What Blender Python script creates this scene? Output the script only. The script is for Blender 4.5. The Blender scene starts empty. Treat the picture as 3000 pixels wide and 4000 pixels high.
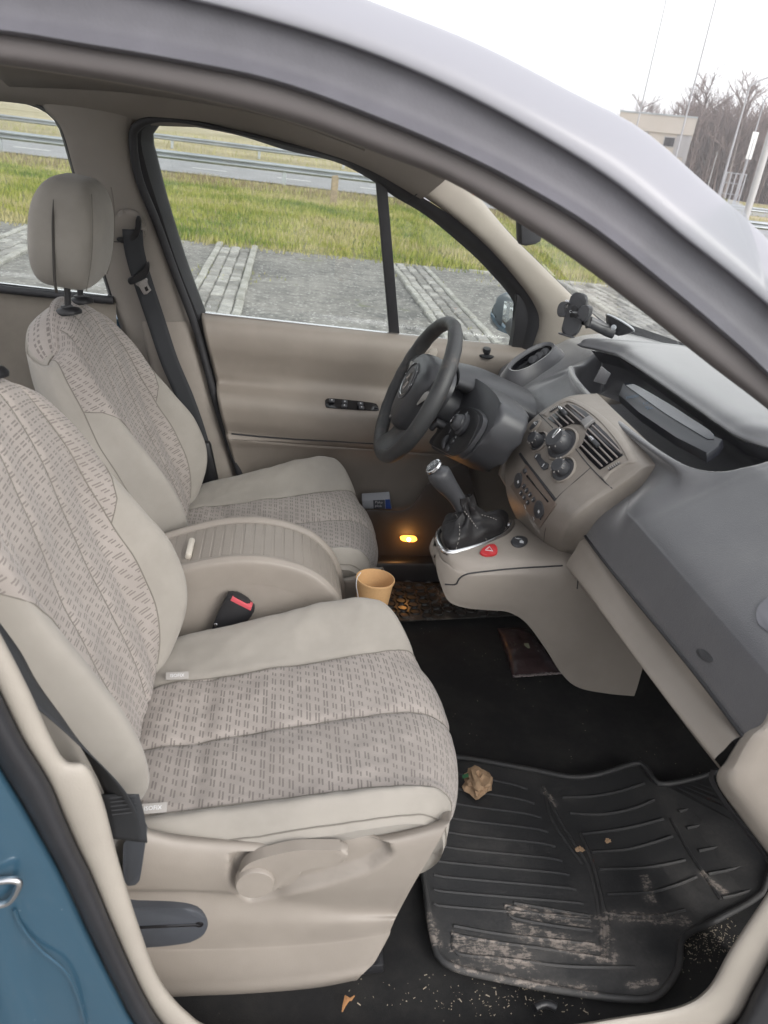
import bpy, bmesh, math, random
from math import sin, cos, pi, radians, sqrt, atan2, exp
from mathutils import Vector, Matrix, noise
from mathutils.bvhtree import BVHTree
random.seed(7)
sc = bpy.context.scene
COL = sc.collection
V = Vector

# ------------------------------------------------------------------ camera, sky, sun, exposure
# camera stands beside the open front passenger door; x = car's nose, y = across to the driver, z = up
CAM = V((0, -1.41, 1.50)); YAW = radians(9.6); PITCH = radians(25.9); ROLL = radians(7.33)
FOC = 1661.0; PW, PH = 1659.0, 2212.0
_r0 = V((cos(YAW), -sin(YAW), 0)); _f0 = V((sin(YAW), cos(YAW), 0)); _z = V((0, 0, 1))
_fw = _f0 * cos(PITCH) - _z * sin(PITCH); _d0 = -_f0 * sin(PITCH) - _z * cos(PITCH)
_rt = _r0 * cos(ROLL) - _d0 * sin(ROLL); _dn = _r0 * sin(ROLL) + _d0 * cos(ROLL)
cam = bpy.data.cameras.new('camera'); camo = bpy.data.objects.new('camera', cam); COL.objects.link(camo)
camo.matrix_world = Matrix(((_rt.x, -_dn.x, -_fw.x, CAM.x), (_rt.y, -_dn.y, -_fw.y, CAM.y), (_rt.z, -_dn.z, -_fw.z, CAM.z), (0, 0, 0, 1)))
cam.sensor_fit = 'VERTICAL'; cam.sensor_height = 36; cam.sensor_width = 27; cam.lens = 36 * FOC / PH
cam.clip_start = 0.05; cam.clip_end = 2000
cam.dof.use_dof = True; cam.dof.focus_distance = 2.05; cam.dof.aperture_fstop = 8.5
sc.camera = camo

SUN_EL, SUN_AZ = radians(32), radians(-55)          # hidden behind the overcast, off towards the nose on the near side
world = bpy.data.worlds.new('World'); sc.world = world; world.use_nodes = True
nt = world.node_tree; nt.nodes.clear()
wo = nt.nodes.new('ShaderNodeOutputWorld'); bg = nt.nodes.new('ShaderNodeBackground')
sky = nt.nodes.new('ShaderNodeTexSky'); sky.sky_type = 'NISHITA'; sky.sun_disc = False
sky.sun_elevation = SUN_EL; sky.sun_rotation = radians(90) - SUN_AZ
sky.air_density = 1.0; sky.dust_density = 4.0; sky.ozone_density = 1.0
hs = nt.nodes.new('ShaderNodeHueSaturation'); hs.inputs['Saturation'].default_value = 0.16
oc = nt.nodes.new('ShaderNodeMix'); oc.data_type = 'RGBA'; oc.inputs[0].default_value = .55; oc.inputs[7].default_value = (7.6, 7.65, 7.95, 1)   # even overcast veil over the clear sky
nt.links.new(sky.outputs[0], hs.inputs['Color']); nt.links.new(hs.outputs[0], oc.inputs[6]); nt.links.new(oc.outputs[2], bg.inputs[0])
bg.inputs[1].default_value = 0.15
nt.links.new(bg.outputs[0], wo.inputs[0])
sl = bpy.data.lights.new('sun', 'SUN'); sl.energy = 0.9; sl.angle = radians(25); sl.color = (1, 0.96, 0.9)
so = bpy.data.objects.new('sun', sl); COL.objects.link(so)
so.rotation_euler = V((cos(SUN_AZ) * cos(SUN_EL), sin(SUN_AZ) * cos(SUN_EL), sin(SUN_EL))).to_track_quat('Z', 'Y').to_euler()
sc.view_settings.view_transform = 'Standard'; sc.view_settings.look = 'None'
sc.view_settings.exposure = 0.92; sc.view_settings.gamma = 1.0; sc.view_settings.use_curve_mapping = False
sc.render.engine = 'CYCLES'; sc.cycles.max_bounces = 10; sc.cycles.diffuse_bounces = 5; sc.cycles.transparent_max_bounces = 12
sc.cycles.use_denoising = True; sc.cycles.caustics_reflective = False; sc.cycles.caustics_refractive = False

# ------------------------------------------------------------------ measuring helpers: sight line of a photo point -> a point on a known plane of the car
def ray(px, py):
    return _fw + _rt * ((px - PW / 2) / FOC) + _dn * ((py - PH / 2) / FOC)
def at(px, py, x=None, y=None, z=None):
    d = ray(px, py)
    for i, v in enumerate((x, y, z)):
        if v is not None: return CAM + d * ((v - CAM[i]) / d[i])
def onp(px, py, p0, n):
    d = ray(px, py); return CAM + d * ((V(p0) - CAM).dot(V(n)) / d.dot(V(n)))
def side(px, py, y0, k):                     # body side plane that leans inwards above the belt line: y = y0 + k (z - 1)
    return onp(px, py, (0, y0, 1), (0, 1, -k))
def proj(p):
    d = V(p) - CAM; w = d.dot(_fw); return PW / 2 + FOC * d.dot(_rt) / w, PH / 2 + FOC * d.dot(_dn) / w
def zoomed(x0, y0, k):
    return lambda a, b: ((x0 + a * k) * .553, (y0 + b * k) * .553)
def surf(*objs):                             # ray-castable copy of finished surfaces
    vs, fs = [], []
    for o in objs:
        n = len(vs); vs += [o.matrix_world_built @ v.co if hasattr(o, 'matrix_world_built') else v.co.copy() for v in o.data.vertices]
        fs += [[n + i for i in p.vertices] for p in o.data.polygons]
    return BVHTree.FromPolygons(vs, fs)
def hit(bvh, px, py):
    d = ray(px, py).normalized(); l, n, i, t = bvh.ray_cast(CAM, d)
    if l is None:
        l, n, i, t = bvh.find_nearest(CAM + d * 1.7)
    if n.dot(d) > 0: n = -n
    return l, n

# ------------------------------------------------------------------ materials
class X:
    """socket with arithmetic"""
    def __init__(s, nt, v): s.nt, s.v = nt, v
    def op(s, o, b=None, c=None, rev=False):
        n = s.nt.nodes.new('ShaderNodeMath'); n.operation = o
        args = [s, b, c] if not rev else [b, s, c]
        for i, a in enumerate(args):
            if a is None: continue
            if isinstance(a, X): a = a.v
            if isinstance(a, (int, float)): n.inputs[i].default_value = a
            else: s.nt.links.new(a, n.inputs[i])
        return X(s.nt, n.outputs[0])
    def __add__(s, b): return s.op('ADD', b)
    def __sub__(s, b): return s.op('SUBTRACT', b)
    def __rsub__(s, b): return s.op('SUBTRACT', b, rev=True)
    def __mul__(s, b): return s.op('MULTIPLY', b)
    def __truediv__(s, b): return s.op('DIVIDE', b)
    def floor(s): return s.op('FLOOR')
    def frac(s): return s.op('FRACT')
    def abs(s): return s.op('ABSOLUTE')
    def lt(s, b): return s.op('LESS_THAN', b)
    def gt(s, b): return s.op('GREATER_THAN', b)
    def mod2(s): return (s * .5).frac() * 2
    def clamp(s):
        r = s.op('ADD', 0.0); r.v.node.use_clamp = True; return r
    def ramp(s, a, b):                       # smooth 0..1 between a and b
        n = s.nt.nodes.new('ShaderNodeMapRange'); n.interpolation_type = 'SMOOTHSTEP'
        s.nt.links.new(s.v, n.inputs[0]); n.inputs[1].default_value = a; n.inputs[2].default_value = b
        return X(s.nt, n.outputs[0])
class Mat:
    def __init__(s, name, col, rough=.6, metal=0., spec=.5, coat=0.):
        s.m = bpy.data.materials.new(name); s.m.use_nodes = True; s.nt = s.m.node_tree
        s.b = s.nt.nodes['Principled BSDF']; s.base = None
        s.set('Base Color', (*col, 1)); s.set('Roughness', rough); s.set('Metallic', metal); s.set('Specular IOR Level', spec)
        if coat: s.set('Coat Weight', coat); s.set('Coat Roughness', .05)
        s.col = col
    def set(s, k, v): s.b.inputs[k].default_value = v
    def coord(s, k='Object'):
        n = s.nt.nodes.new('ShaderNodeTexCoord'); return n.outputs[k]
    def pos(s):
        n = s.nt.nodes.new('ShaderNodeNewGeometry'); return n.outputs['Position']
    def xyz(s, v):
        n = s.nt.nodes.new('ShaderNodeSeparateXYZ'); s.nt.links.new(v, n.inputs[0]); return [X(s.nt, o) for o in n.outputs]
    def comb(s, a, b, c=0.):
        n = s.nt.nodes.new('ShaderNodeCombineXYZ')
        for i, q in enumerate((a, b, c)):
            if isinstance(q, X): s.nt.links.new(q.v, n.inputs[i])
            else: n.inputs[i].default_value = q
        return n.outputs[0]
    def noise(s, scale, detail=3., rough=.55, vec=None, dist=0.):
        n = s.nt.nodes.new('ShaderNodeTexNoise'); n.inputs['Scale'].default_value = scale; n.inputs['Detail'].default_value = detail
        n.inputs['Roughness'].default_value = rough; n.inputs['Distortion'].default_value = dist
        s.nt.links.new(vec if vec is not None else s.pos(), n.inputs['Vector']); return X(s.nt, n.outputs['Fac'])
    def voro(s, scale, vec=None, feature='F1', out='Distance', rnd=1.):
        n = s.nt.nodes.new('ShaderNodeTexVoronoi'); n.feature = feature; n.inputs['Scale'].default_value = scale
        n.inputs['Randomness'].default_value = rnd
        s.nt.links.new(vec if vec is not None else s.pos(), n.inputs['Vector']); return X(s.nt, n.outputs[out])
    def white(s, vec):
        n = s.nt.nodes.new('ShaderNodeTexWhiteNoise'); n.noise_dimensions = '3D'; s.nt.links.new(vec, n.inputs['Vector']); return X(s.nt, n.outputs['Value'])
    def mix(s, f, a, b):
        n = s.nt.nodes.new('ShaderNodeMix'); n.data_type = 'RGBA'; n.clamp_factor = True
        fi, ai, bi = n.inputs[0], n.inputs[6], n.inputs[7]
        if isinstance(f, X): s.nt.links.new(f.v, fi)
        else: fi.default_value = f
        for i, q in ((ai, a), (bi, b)):
            if isinstance(q, tuple): i.default_value = (*q, 1)
            else: s.nt.links.new(q, i)
        return n.outputs[2]
    def color(s, o): s.nt.links.new(o, s.b.inputs['Base Color'])
    def rough(s, x): s.nt.links.new(x.v, s.b.inputs['Roughness'])
    def bump(s, h, strength=.3, dist=.001):
        n = s.nt.nodes.new('ShaderNodeBump'); n.inputs['Strength'].default_value = strength; n.inputs['Distance'].default_value = dist
        s.nt.links.new(h.v, n.inputs['Height']); s.nt.links.new(n.outputs[0], s.b.inputs['Normal'])
    def grain(s, scale=900, strength=.25, dist=.0006, tint=.10, tscale=9):
        """moulded grain plus uneven wear"""
        c = s.col; f = s.noise(tscale, 5, .65)
        s.color(s.mix(f.ramp(.3, .75), tuple(q * (1 - tint) for q in c), tuple(min(1, q * (1 + tint)) for q in c)))
        s.bump(s.voro(scale) + s.noise(scale * .6, 2), strength, dist)
        return s

beige = Mat('beige_plastic', (.268, .238, .208), .5).grain(tint=.06).m
beige_lt = Mat('pale_trim', (.33, .30, .262), .6).grain(700, tint=.05).m
taupe = Mat('roof_lining_cloth', (.25, .226, .202), .9).grain(1200, .3, tint=.05).m
stackm = Mat('brown_console_plastic', (.235, .192, .16), .42)
f = stackm.noise(38, 6, .7); g = stackm.noise(6, 3)
stackm.color(stackm.mix((f * .35 + g * .65).ramp(.4, .75), (.195, .172, .15), (.25, .224, .20))); stackm.bump(stackm.voro(1100), .2, .0005); stackm = stackm.m
dashm = Mat('slate_dash_plastic', (.085, .09, .104), .38)
f = dashm.noise(7, 5, .7); dashm.color(dashm.mix(f.ramp(.35, .8), (.074, .074, .081), (.094, .093, .098))); dashm.bump(dashm.voro(650) + dashm.noise(500, 2), .35, .0008); dashm.set('Sheen Weight', .8); dashm.set('Sheen Roughness', .35); dashm = dashm.m   # sheen raised to brighten the dash top, like the sky's reflection
darkpl = Mat('dark_grey_plastic', (.042, .043, .048), .42).grain(900, .2, tint=.15).m
blackpl = Mat('black_plastic', (.013, .013, .015), .4).grain(900, .2, tint=.2).m
gloss_bk = Mat('gloss_black', (.008, .008, .01), .12).m
rubber = Mat('rubber_seal', (.02, .02, .023), .6).grain(400, .3, tint=.2).m
sealgrey = Mat('aperture_seal', (.115, .112, .128), .6).grain(300, .2, tint=.1).m
leather = Mat('black_leather', (.014, .013, .014), .5, spec=.35)
leather.bump(leather.voro(420) + leather.noise(260, 3), .5, .0009); leather = leather.m
wheelm = Mat('wheel_leather', (.035, .036, .038), .5)
f = wheelm.noise(22, 6, .75); wheelm.color(wheelm.mix(f.ramp(.5, .78), (.032, .033, .035), (.085, .072, .064)))
wheelm.bump(wheelm.voro(500) + wheelm.noise(60, 3), .35, .0008); wheelm = wheelm.m
chrome = Mat('satin_chrome', (.62, .62, .63), .25, 1.).m
steel = Mat('galvanised_steel', (.42, .45, .48), .45, .6).grain(30, .1, tint=.12, tscale=1.5).m
paint = Mat('blue_paint', (.018, .085, .17), .3, .35, coat=.8)
f = paint.noise(3, 4); v = paint.voro(45); paint.color(paint.mix((v.lt(.06) * .35), (.040, .098, .150), (.22, .26, .3))); paint = paint.m
silver = Mat('silver_pillar_paint', (.27, .27, .30), .45, .0, coat=.15).m
carpet = Mat('black_carpet', (.010, .010, .011), .95)
f = carpet.noise(700, 3, .7); g = carpet.noise(9, 5, .7)
w = carpet.white(carpet.comb(*[(q * 420).floor() for q in carpet.xyz(carpet.pos())]))
carpet.color(carpet.mix((w.gt(.996) * g.ramp(.5, .62)), carpet.mix(g.ramp(.35, .7), (.008, .008, .009), (.022, .021, .020)), (.22, .19, .15))); carpet.bump(f, .9, .004); carpet = carpet.m
matm = Mat('rubber_mat', (.021, .0215, .024), .58)
px_, py_, pz_ = matm.xyz(matm.pos())
a1 = matm.noise(26, 8, .7, dist=1.2); a2 = matm.noise(7, 5, .6); a3 = matm.noise(160, 4, .7)
c8_ = zoomed(1500, 2800, 1500 / 1659); near = None                # mud dragged along the ribs and packed round the heel plate
for (a_, b_, c_, d_, w_) in ((545, 835, 900, 890, .022), (965, 862, 1300, 880, .020), (585, 925, 925, 1020, .030), (945, 880, 985, 1050, .022), (330, 985, 620, 1060, .035), (320, 1085, 560, 1135, .022), (1060, 1160, 1165, 1148, .012), (1130, 700, 1150, 790, .018), (1380, 680, 1470, 760, .014), (690, 320, 740, 380, .012), (190, 880, 230, 980, .018), (560, 1140, 900, 1190, .018)):
    A_, B_ = at(*c8_(a_, b_), z=.274), at(*c8_(c_, d_), z=.274); L2_ = (B_ - A_).xy.length_squared
    t_ = (((px_ - A_.x) * (B_.x - A_.x) + (py_ - A_.y) * (B_.y - A_.y)) / L2_).clamp()
    ex_, ey_ = px_ - A_.x - t_ * (B_.x - A_.x), py_ - A_.y - t_ * (B_.y - A_.y)
    m_ = 1 - (ex_ * ex_ + ey_ * ey_).op('SQRT').ramp(w_ * .25, w_ * 1.25); near = m_ if near is None else near.op('MAXIMUM', m_)
a4 = matm.noise(1, 6, .7, vec=matm.comb(px_ * 55, py_ * 190, 0.))
a5 = matm.noise(48, 7, .75)
mud = ((a5 * .46 + a4 * .46 + a1 * .22 + near * .19 + a3 * .16)).ramp(.80, .90)
dust = (a2 * .6 + a3 * .25 + near * .10 + (py_ * -1).ramp(.3, .72) * .06).ramp(.36, .75) * .5
c0 = matm.mix(dust, (.023, .0235, .025), (.15, .14, .13))
matm.color(matm.mix(mud * .8, c0, (.29, .25, .22))); matm.rough(mud * .4 + dust * .8 + .52)
matm.bump(a1 * mud * 4 + a3, .3, .002); matm = matm.m
hexm = Mat('driver_rubber_mat', (.028, .026, .025), .35)
f = hexm.noise(14, 6, .7); hexm.color(hexm.mix(f.ramp(.52, .72), (.026, .025, .024), (.17, .15, .13))); hexm.rough(f.ramp(.4, .7) * .5 + .3); hexm = hexm.m
kraft = Mat('kraft_paper', (.56, .33, .15), .75); f = kraft.noise(260, 4); kraft.color(kraft.mix(f, (.5, .29, .13), (.62, .39, .19))); kraft = kraft.m
tan_paper = Mat('brown_paper', (.42, .28, .17), .85).grain(300, .3, tint=.15, tscale=40).m
white_pr = Mat('white_print', (.62, .63, .65), .6).m
white_pt = Mat('white_paint', (.74, .74, .72), .6).grain(80, .2, tint=.08, tscale=4).m
redb = Mat('red_button', (.45, .025, .03), .3).m
pinkb = Mat('faded_red_release', (.55, .09, .11), .35).m
label_gr = Mat('grey_woven_label', (.30, .285, .27), .8).m
webbing = Mat('seat_belt_webbing', (.022, .024, .028), .7)
uvx, uvy, _u = webbing.xyz(webbing.coord('UV')); webbing.bump((uvx * 2600 + uvy * 2600).op('SINE') + (uvx * 2600 - uvy * 2600).op('SINE'), .4, .0006); webbing = webbing.m
lampm = Mat('lit_lamp', (.9, .35, .04), .3); lampm.set('Emission Color', (1, .36, .05, 1)); lampm.set('Emission Strength', 2.2); lampm = lampm.m
bulbm = Mat('lit_bulb', (1, .7, .3), .3); bulbm.set('Emission Color', (1, .72, .3, 1)); bulbm.set('Emission Strength', 14); bulbm = bulbm.m
mirror_g = Mat('mirror_glass', (.85, .87, .88), .03, 1.).m
screen = Mat('display_glass', (.006, .008, .014), .06, 0, .9).m
mapr = Mat('dark_packet_film', (.055, .034, .035), .3).grain(40, .5, .004, tint=.25, tscale=25).m

def glassmat(name, tint, refl=1.0):
    m = bpy.data.materials.new(name); m.use_nodes = True; n = m.node_tree; n.nodes.clear()
    o = n.nodes.new('ShaderNodeOutputMaterial'); mx = n.nodes.new('ShaderNodeMixShader'); t = n.nodes.new('ShaderNodeBsdfTransparent')
    g = n.nodes.new('ShaderNodeBsdfGlossy'); ge = n.nodes.new('ShaderNodeNewGeometry'); dt = n.nodes.new('ShaderNodeVectorMath'); dt.operation = 'DOT_PRODUCT'
    n.links.new(ge.outputs['Incoming'], dt.inputs[0]); n.links.new(ge.outputs['Normal'], dt.inputs[1])
    fr = (1 - X(n, dt.outputs['Value']).abs()).op('POWER', 5.0) * .88 + .06
    t.inputs[0].default_value = (*tint, 1); g.inputs['Roughness'].default_value = .02; g.inputs[0].default_value = (refl, refl, refl, 1)
    n.links.new(fr.v, mx.inputs[0]); n.links.new(t.outputs[0], mx.inputs[1]); n.links.new(g.outputs[0], mx.inputs[2]); n.links.new(mx.outputs[0], o.inputs[0])
    return m
glass = glassmat('window_glass', (.93, .955, .94)); cupglass = Mat('milky_suction_cup', (.42, .44, .46), .18).m

def fabric(name, base, dash=None, plain=None):
    m = Mat(name, base, .95, spec=.2)
    u, v, _ = m.xyz(m.coord('UV'))
    soil = m.noise(7, 5, .65)
    fine = m.noise(1500, 2)
    d = tuple(q * .88 for q in base); l = tuple(min(1, q * 1.06) for q in base)
    c = m.mix(soil.ramp(.3, .7), d, l)
    h = fine
    if dash:
        cu = u / .0150; ci = cu.floor(); fu = cu.frac() - .5
        off = m.white(m.comb(ci, 3.7)); cv = v / .0215 + off * .3 + (ci * .37)
        vi = cv.floor(); fv = cv.frac() - .5
        r = m.white(m.comb(ci, vi, 1.3)); r2 = m.white(m.comb(ci, vi, 9.1))
        bars = (fu - .17).abs().lt(.088).op('MAXIMUM', (fu + .17).abs().lt(.088))
        ln = r * .28 + .16
        shift = (fu.gt(0)) * .14 - .07
        msk = bars * ((fv + shift + (r2 - .5) * .12).abs().lt(ln))
        c = m.mix(msk * .92, c, dash); h = fine - msk * .8
    if plain:                                # second UV layer carries the signed distance to the sewn edge of the patterned panel
        n = m.nt.nodes.new('ShaderNodeUVMap'); n.uv_map = 'zone'; zn = m.xyz(n.outputs[0])[0].gt(0)
        c = m.mix(zn, m.mix(soil.ramp(.3, .7), tuple(q * .9 for q in plain), tuple(q * 1.06 for q in plain)), c)
        h = fine - (msk * zn) * .8
    m.color(c); m.bump(h, .35, .0012); m.set('Sheen Weight', .15); return m.m
fab_pat = fabric('patterned_seat_cloth', (.325, .293, .270), (.175, .155, .143), (.30, .279, .250))
fab_plain = fabric('plain_seat_cloth', (.30, .279, .250))

# ------------------------------------------------------------------ objects
def empty(name, loc, label=None, cat=None, group=None, kind=None):
    o = bpy.data.objects.new(name, None); COL.objects.link(o); o.location = loc; o.empty_display_size = .1
    return tag(o, label, cat, group, kind)
def tag(o, label=None, cat=None, group=None, kind=None):
    for k, v in (('label', label), ('category', cat), ('group', group), ('kind', kind)):
        if v: o[k] = v
    return o
def link(name, me, mats=None, parent=None):
    o = bpy.data.objects.new(name, me); COL.objects.link(o)
    if mats is not None:
        for m in (mats if isinstance(mats, (list, tuple)) else [mats]): me.materials.append(m)
    if parent is not None:
        o.parent = parent
        if parent.parent is None and parent.type == 'EMPTY': o.location = -parent.location
    return o
def finish(me, ang=50, smooth=True):
    if smooth:
        me.polygons.foreach_set('use_smooth', [True] * len(me.polygons)); me.set_sharp_from_angle(angle=radians(ang))
    me.update(); return me
def cr(pts, n, closed=False, lin=False):
    """n points evenly spaced on a Catmull-Rom curve through pts"""
    pts = [V(p) for p in pts]; m = len(pts); out = []
    segs = m if closed else m - 1
    for i in range(segs):
        p1, p2 = pts[i], pts[(i + 1) % m]
        p0 = pts[i - 1] if (closed or i > 0) else p1 * 2 - p2
        p3 = pts[(i + 2) % m] if (closed or i + 2 < m) else p2 * 2 - p1
        for k in range(12):
            t = k / 12
            if lin: out.append(p1.lerp(p2, t)); continue
            out.append(.5 * ((2 * p1) + (p2 - p0) * t + (2 * p0 - 5 * p1 + 4 * p2 - p3) * t * t + (3 * p1 - p0 - 3 * p2 + p3) * t ** 3))
    out.append(pts[0].copy() if closed else pts[-1].copy())
    cum = [0.]
    for a, b in zip(out, out[1:]): cum.append(cum[-1] + (b - a).length)
    L = cum[-1] or 1e-9; res = []; j = 0
    for k in range(n):
        s = L * k / (n if closed else n - 1)
        while j < len(cum) - 2 and cum[j + 1] < s: j += 1
        d = cum[j + 1] - cum[j]
        res.append(out[j].lerp(out[j + 1], (s - cum[j]) / d if d > 1e-12 else 0))
    return res
def crp(pts, n):
    """curve through pts sampled evenly in parameter (keeps rows of a loft matched)"""
    m = len(pts) - 1; out = []
    for k in range(n):
        t = m * k / (n - 1); i = min(int(t), m - 1); t -= i
        p1, p2 = pts[i], pts[i + 1]; p0 = pts[i - 1] if i else p1 * 2 - p2; p3 = pts[i + 2] if i + 2 <= m else p2 * 2 - p1
        out.append(.5 * ((2 * p1) + (p2 - p0) * t + (2 * p0 - 5 * p1 + 4 * p2 - p3) * t * t + (3 * p1 - p0 - 3 * p2 + p3) * t ** 3))
    return out
def gridmesh(name, rows, mat, parent=None, closed=False, caps=False, ang=50, fmat=None, uv=None, thick=0, zone=None):
    nr, nc = len(rows), len(rows[0]); vs = [p for r in rows for p in r]; fs = []; nn = nc if closed else nc - 1
    for i in range(nr - 1):
        for j in range(nn):
            fs.append((i * nc + j, i * nc + (j + 1) % nc, (i + 1) * nc + (j + 1) % nc, (i + 1) * nc + j))
    nq = len(fs)
    if caps:
        fs.append(tuple(range(nc))[::-1]); fs.append(tuple((nr - 1) * nc + j for j in range(nc)))
    me = bpy.data.meshes.new(name); me.from_pydata([tuple(v) for v in vs], [], fs)
    ul = me.uv_layers.new(name='UVMap')
    if uv is None:
        mr, mc = nr // 2, nc // 2
        cu = [0.]; [cu.append(cu[-1] + (rows[i + 1][mc] - rows[i][mc]).length) for i in range(nr - 1)]
        cv = [0.]; [cv.append(cv[-1] + (rows[mr][(j + 1) % nc] - rows[mr][j]).length) for j in range(nc)]
        uvf = lambda i, j: (cu[i], cv[j])
    else: uvf = uv
    data = []
    for q in range(nq):
        i, j = divmod(q, nn)
        for a, b in ((i, j), (i, j + 1), (i + 1, j + 1), (i + 1, j)): data += uvf(a, b if uv is None else b % nc)
    data += [0.] * (2 * len(me.loops) - len(data)); ul.data.foreach_set('uv', data)
    if zone:
        zl = me.uv_layers.new(name='zone'); data = []
        for q in range(nq):
            i, j = divmod(q, nn)
            for a, b in ((i, j), (i, (j + 1) % nc), (i + 1, (j + 1) % nc), (i + 1, j)): data += (zone(a, b), 0.)
        data += [-1.] * (2 * len(me.loops) - len(data)); zl.data.foreach_set('uv', data)
    o = link(name, me, mat, parent)
    if fmat:
        me.polygons.foreach_set('material_index', [fmat(*divmod(q, nn)) for q in range(nq)] + [0] * (len(fs) - nq))
    finish(me, ang)
    if thick:
        sm = o.modifiers.new('thickness', 'SOLIDIFY'); sm.thickness = thick; sm.offset = 0
    return o
def loft(name, secs, nu, nv, mat, parent=None, closed=False, param=False, **k):
    R = [crp([V(p) for p in s], nv) if param else cr(s, nv, closed) for s in secs]
    cols = [crp([r[j] for r in R], nu) for j in range(nv)]
    return gridmesh(name, [[cols[j][i] for j in range(nv)] for i in range(nu)], mat, parent, closed=closed, **k)
def bmobj(name, bm, mat, parent=None, ang=50, smooth=True):
    bmesh.ops.recalc_face_normals(bm, faces=bm.faces)
    me = bpy.data.meshes.new(name); bm.to_mesh(me); bm.free(); finish(me, ang, smooth); return link(name, me, mat, parent)
def slab(name, outline, vec, mat, parent=None, bev=.0, seg=2, ang=40):
    """outline extruded by vec; edges rounded"""
    bm = bmesh.new(); vec = V(vec); a = [bm.verts.new(V(p)) for p in outline]; b = [bm.verts.new(V(p) + vec) for p in outline]
    n = len(a); f1 = bm.faces.new(a); f2 = bm.faces.new(b[::-1])
    for i in range(n): bm.faces.new((a[i], b[i], b[(i + 1) % n], a[(i + 1) % n]))
    if bev: bmesh.ops.bevel(bm, geom=list(f1.edges) + list(f2.edges), offset=bev, segments=seg, profile=.5, affect='EDGES', clamp_overlap=True)
    return bmobj(name, bm, mat, parent, ang)
def bx(bm, c, s, M=None):
    m = Matrix.Translation(V(c)) @ (M.to_4x4() if M else Matrix()) @ Matrix.Diagonal((*s, 1)); return bmesh.ops.create_cube(bm, size=1, matrix=m)['verts']
def rbox(name, c, s, mat, parent=None, M=None, bev=.004, seg=2):
    bm = bmesh.new(); bx(bm, c, s, M)
    if bev: bmesh.ops.bevel(bm, geom=list(bm.edges), offset=bev, segments=seg, profile=.5, affect='EDGES', clamp_overlap=True)
    return bmobj(name, bm, mat, parent, 40)
def tubebm(bm, pts, r, n=10, closed=False, flat=1., up=None):
    pts = [V(p) for p in pts]; m = len(pts); rr = r if isinstance(r, (list, tuple)) else [r] * m; rings = []
    prev = None
    for i, p in enumerate(pts):
        t = (pts[(i + 1) % m] - pts[i - 1]) if closed or 0 < i < m - 1 else (pts[min(i + 1, m - 1)] - pts[max(i - 1, 0)])
        t.normalize()
        if prev is None:
            u = V(up) if up else (V((0, 0, 1)) if abs(t.z) < .9 else V((1, 0, 0)))
        else: u = prev
        u = (u - t * u.dot(t)).normalized(); prev = u; w = t.cross(u)
        rings.append([bm.verts.new(p + (u * cos(2 * pi * k / n) * flat + w * sin(2 * pi * k / n)) * rr[i]) for k in range(n)])
    for i in range(m if closed else m - 1):
        A, B = rings[i], rings[(i + 1) % m]
        for k in range(n): bm.faces.new((A[k], A[(k + 1) % n], B[(k + 1) % n], B[k]))
    if not closed: bm.faces.new(rings[0][::-1]); bm.faces.new(rings[-1])
def tube(name, pts, r, mat, parent=None, n=10, res=0, closed=False, flat=1., up=None):
    if res:
        if isinstance(r, (list, tuple)):
            q = crp([V((a, 0, 0)) for a in r], res); r = [max(1e-4, a.x) for a in q]; pts = crp([V(p) for p in pts], res)
        else: pts = cr(pts, res, closed)
    bm = bmesh.new(); tubebm(bm, pts, r, n, closed, flat, up); return bmobj(name, bm, mat, parent, 50)
def frame(n, up=(0, 0, 1)):
    """rotation whose z is n and whose y is as near up as it can be"""
    z = V(n).normalized(); y = V(up) - z * V(up).dot(z); y.normalize(); x = y.cross(z)
    return Matrix((x, y, z)).transposed()
def lathe(name, prof, o, axis, mat, parent=None, n=28, up=(0, 0, 1), sx=1., sy=1., ang=40):
    M = frame(axis, up); rows = []
    for r, h in prof: rows.append([V(o) + M @ V((r * cos(2 * pi * k / n) * sx, r * sin(2 * pi * k / n) * sy, h)) for k in range(n)])
    return gridmesh(name, rows, mat, parent, closed=True, caps=True, ang=ang)
def text(name, body, o, n, up, size, mat, parent=None, flip=False, extrude=.0003):
    cu = bpy.data.curves.new(name, 'FONT'); cu.body = body; cu.size = size; cu.align_x = 'CENTER'; cu.align_y = 'CENTER'; cu.extrude = extrude; cu.resolution_u = 2
    t = bpy.data.objects.new('tmp', cu); COL.objects.link(t)
    me = bpy.data.meshes.new_from_object(t.evaluated_get(bpy.context.evaluated_depsgraph_get())); bpy.data.objects.remove(t); bpy.data.curves.remove(cu)
    me.name = name; M = frame(n, up).to_4x4(); M.translation = V(o)
    if flip: M = M @ Matrix.Diagonal((-1, 1, 1, 1))
    me.transform(M); me.materials.clear()
    return link(name, me, mat, parent)
def patch(name, pts, bvh, lift, thick, mat, parent=None, bev=0., n=None, smooth=0):
    """a piece laid on a finished surface: outline (photo points) seated on it, proud by lift"""
    hs = [hit(bvh, *p) for p in (cr([(*p, 0) for p in pts], smooth, True) and [(q.x, q.y) for q in cr([(*p, 0) for p in pts], smooth, True)] if smooth else pts)]
    nn = V(n).normalized() if n else sum((h[1] for h in hs), V()).normalized()
    return slab(name, [h[0] + nn * lift for h in hs], nn * -thick, mat, parent, bev), nn

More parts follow.
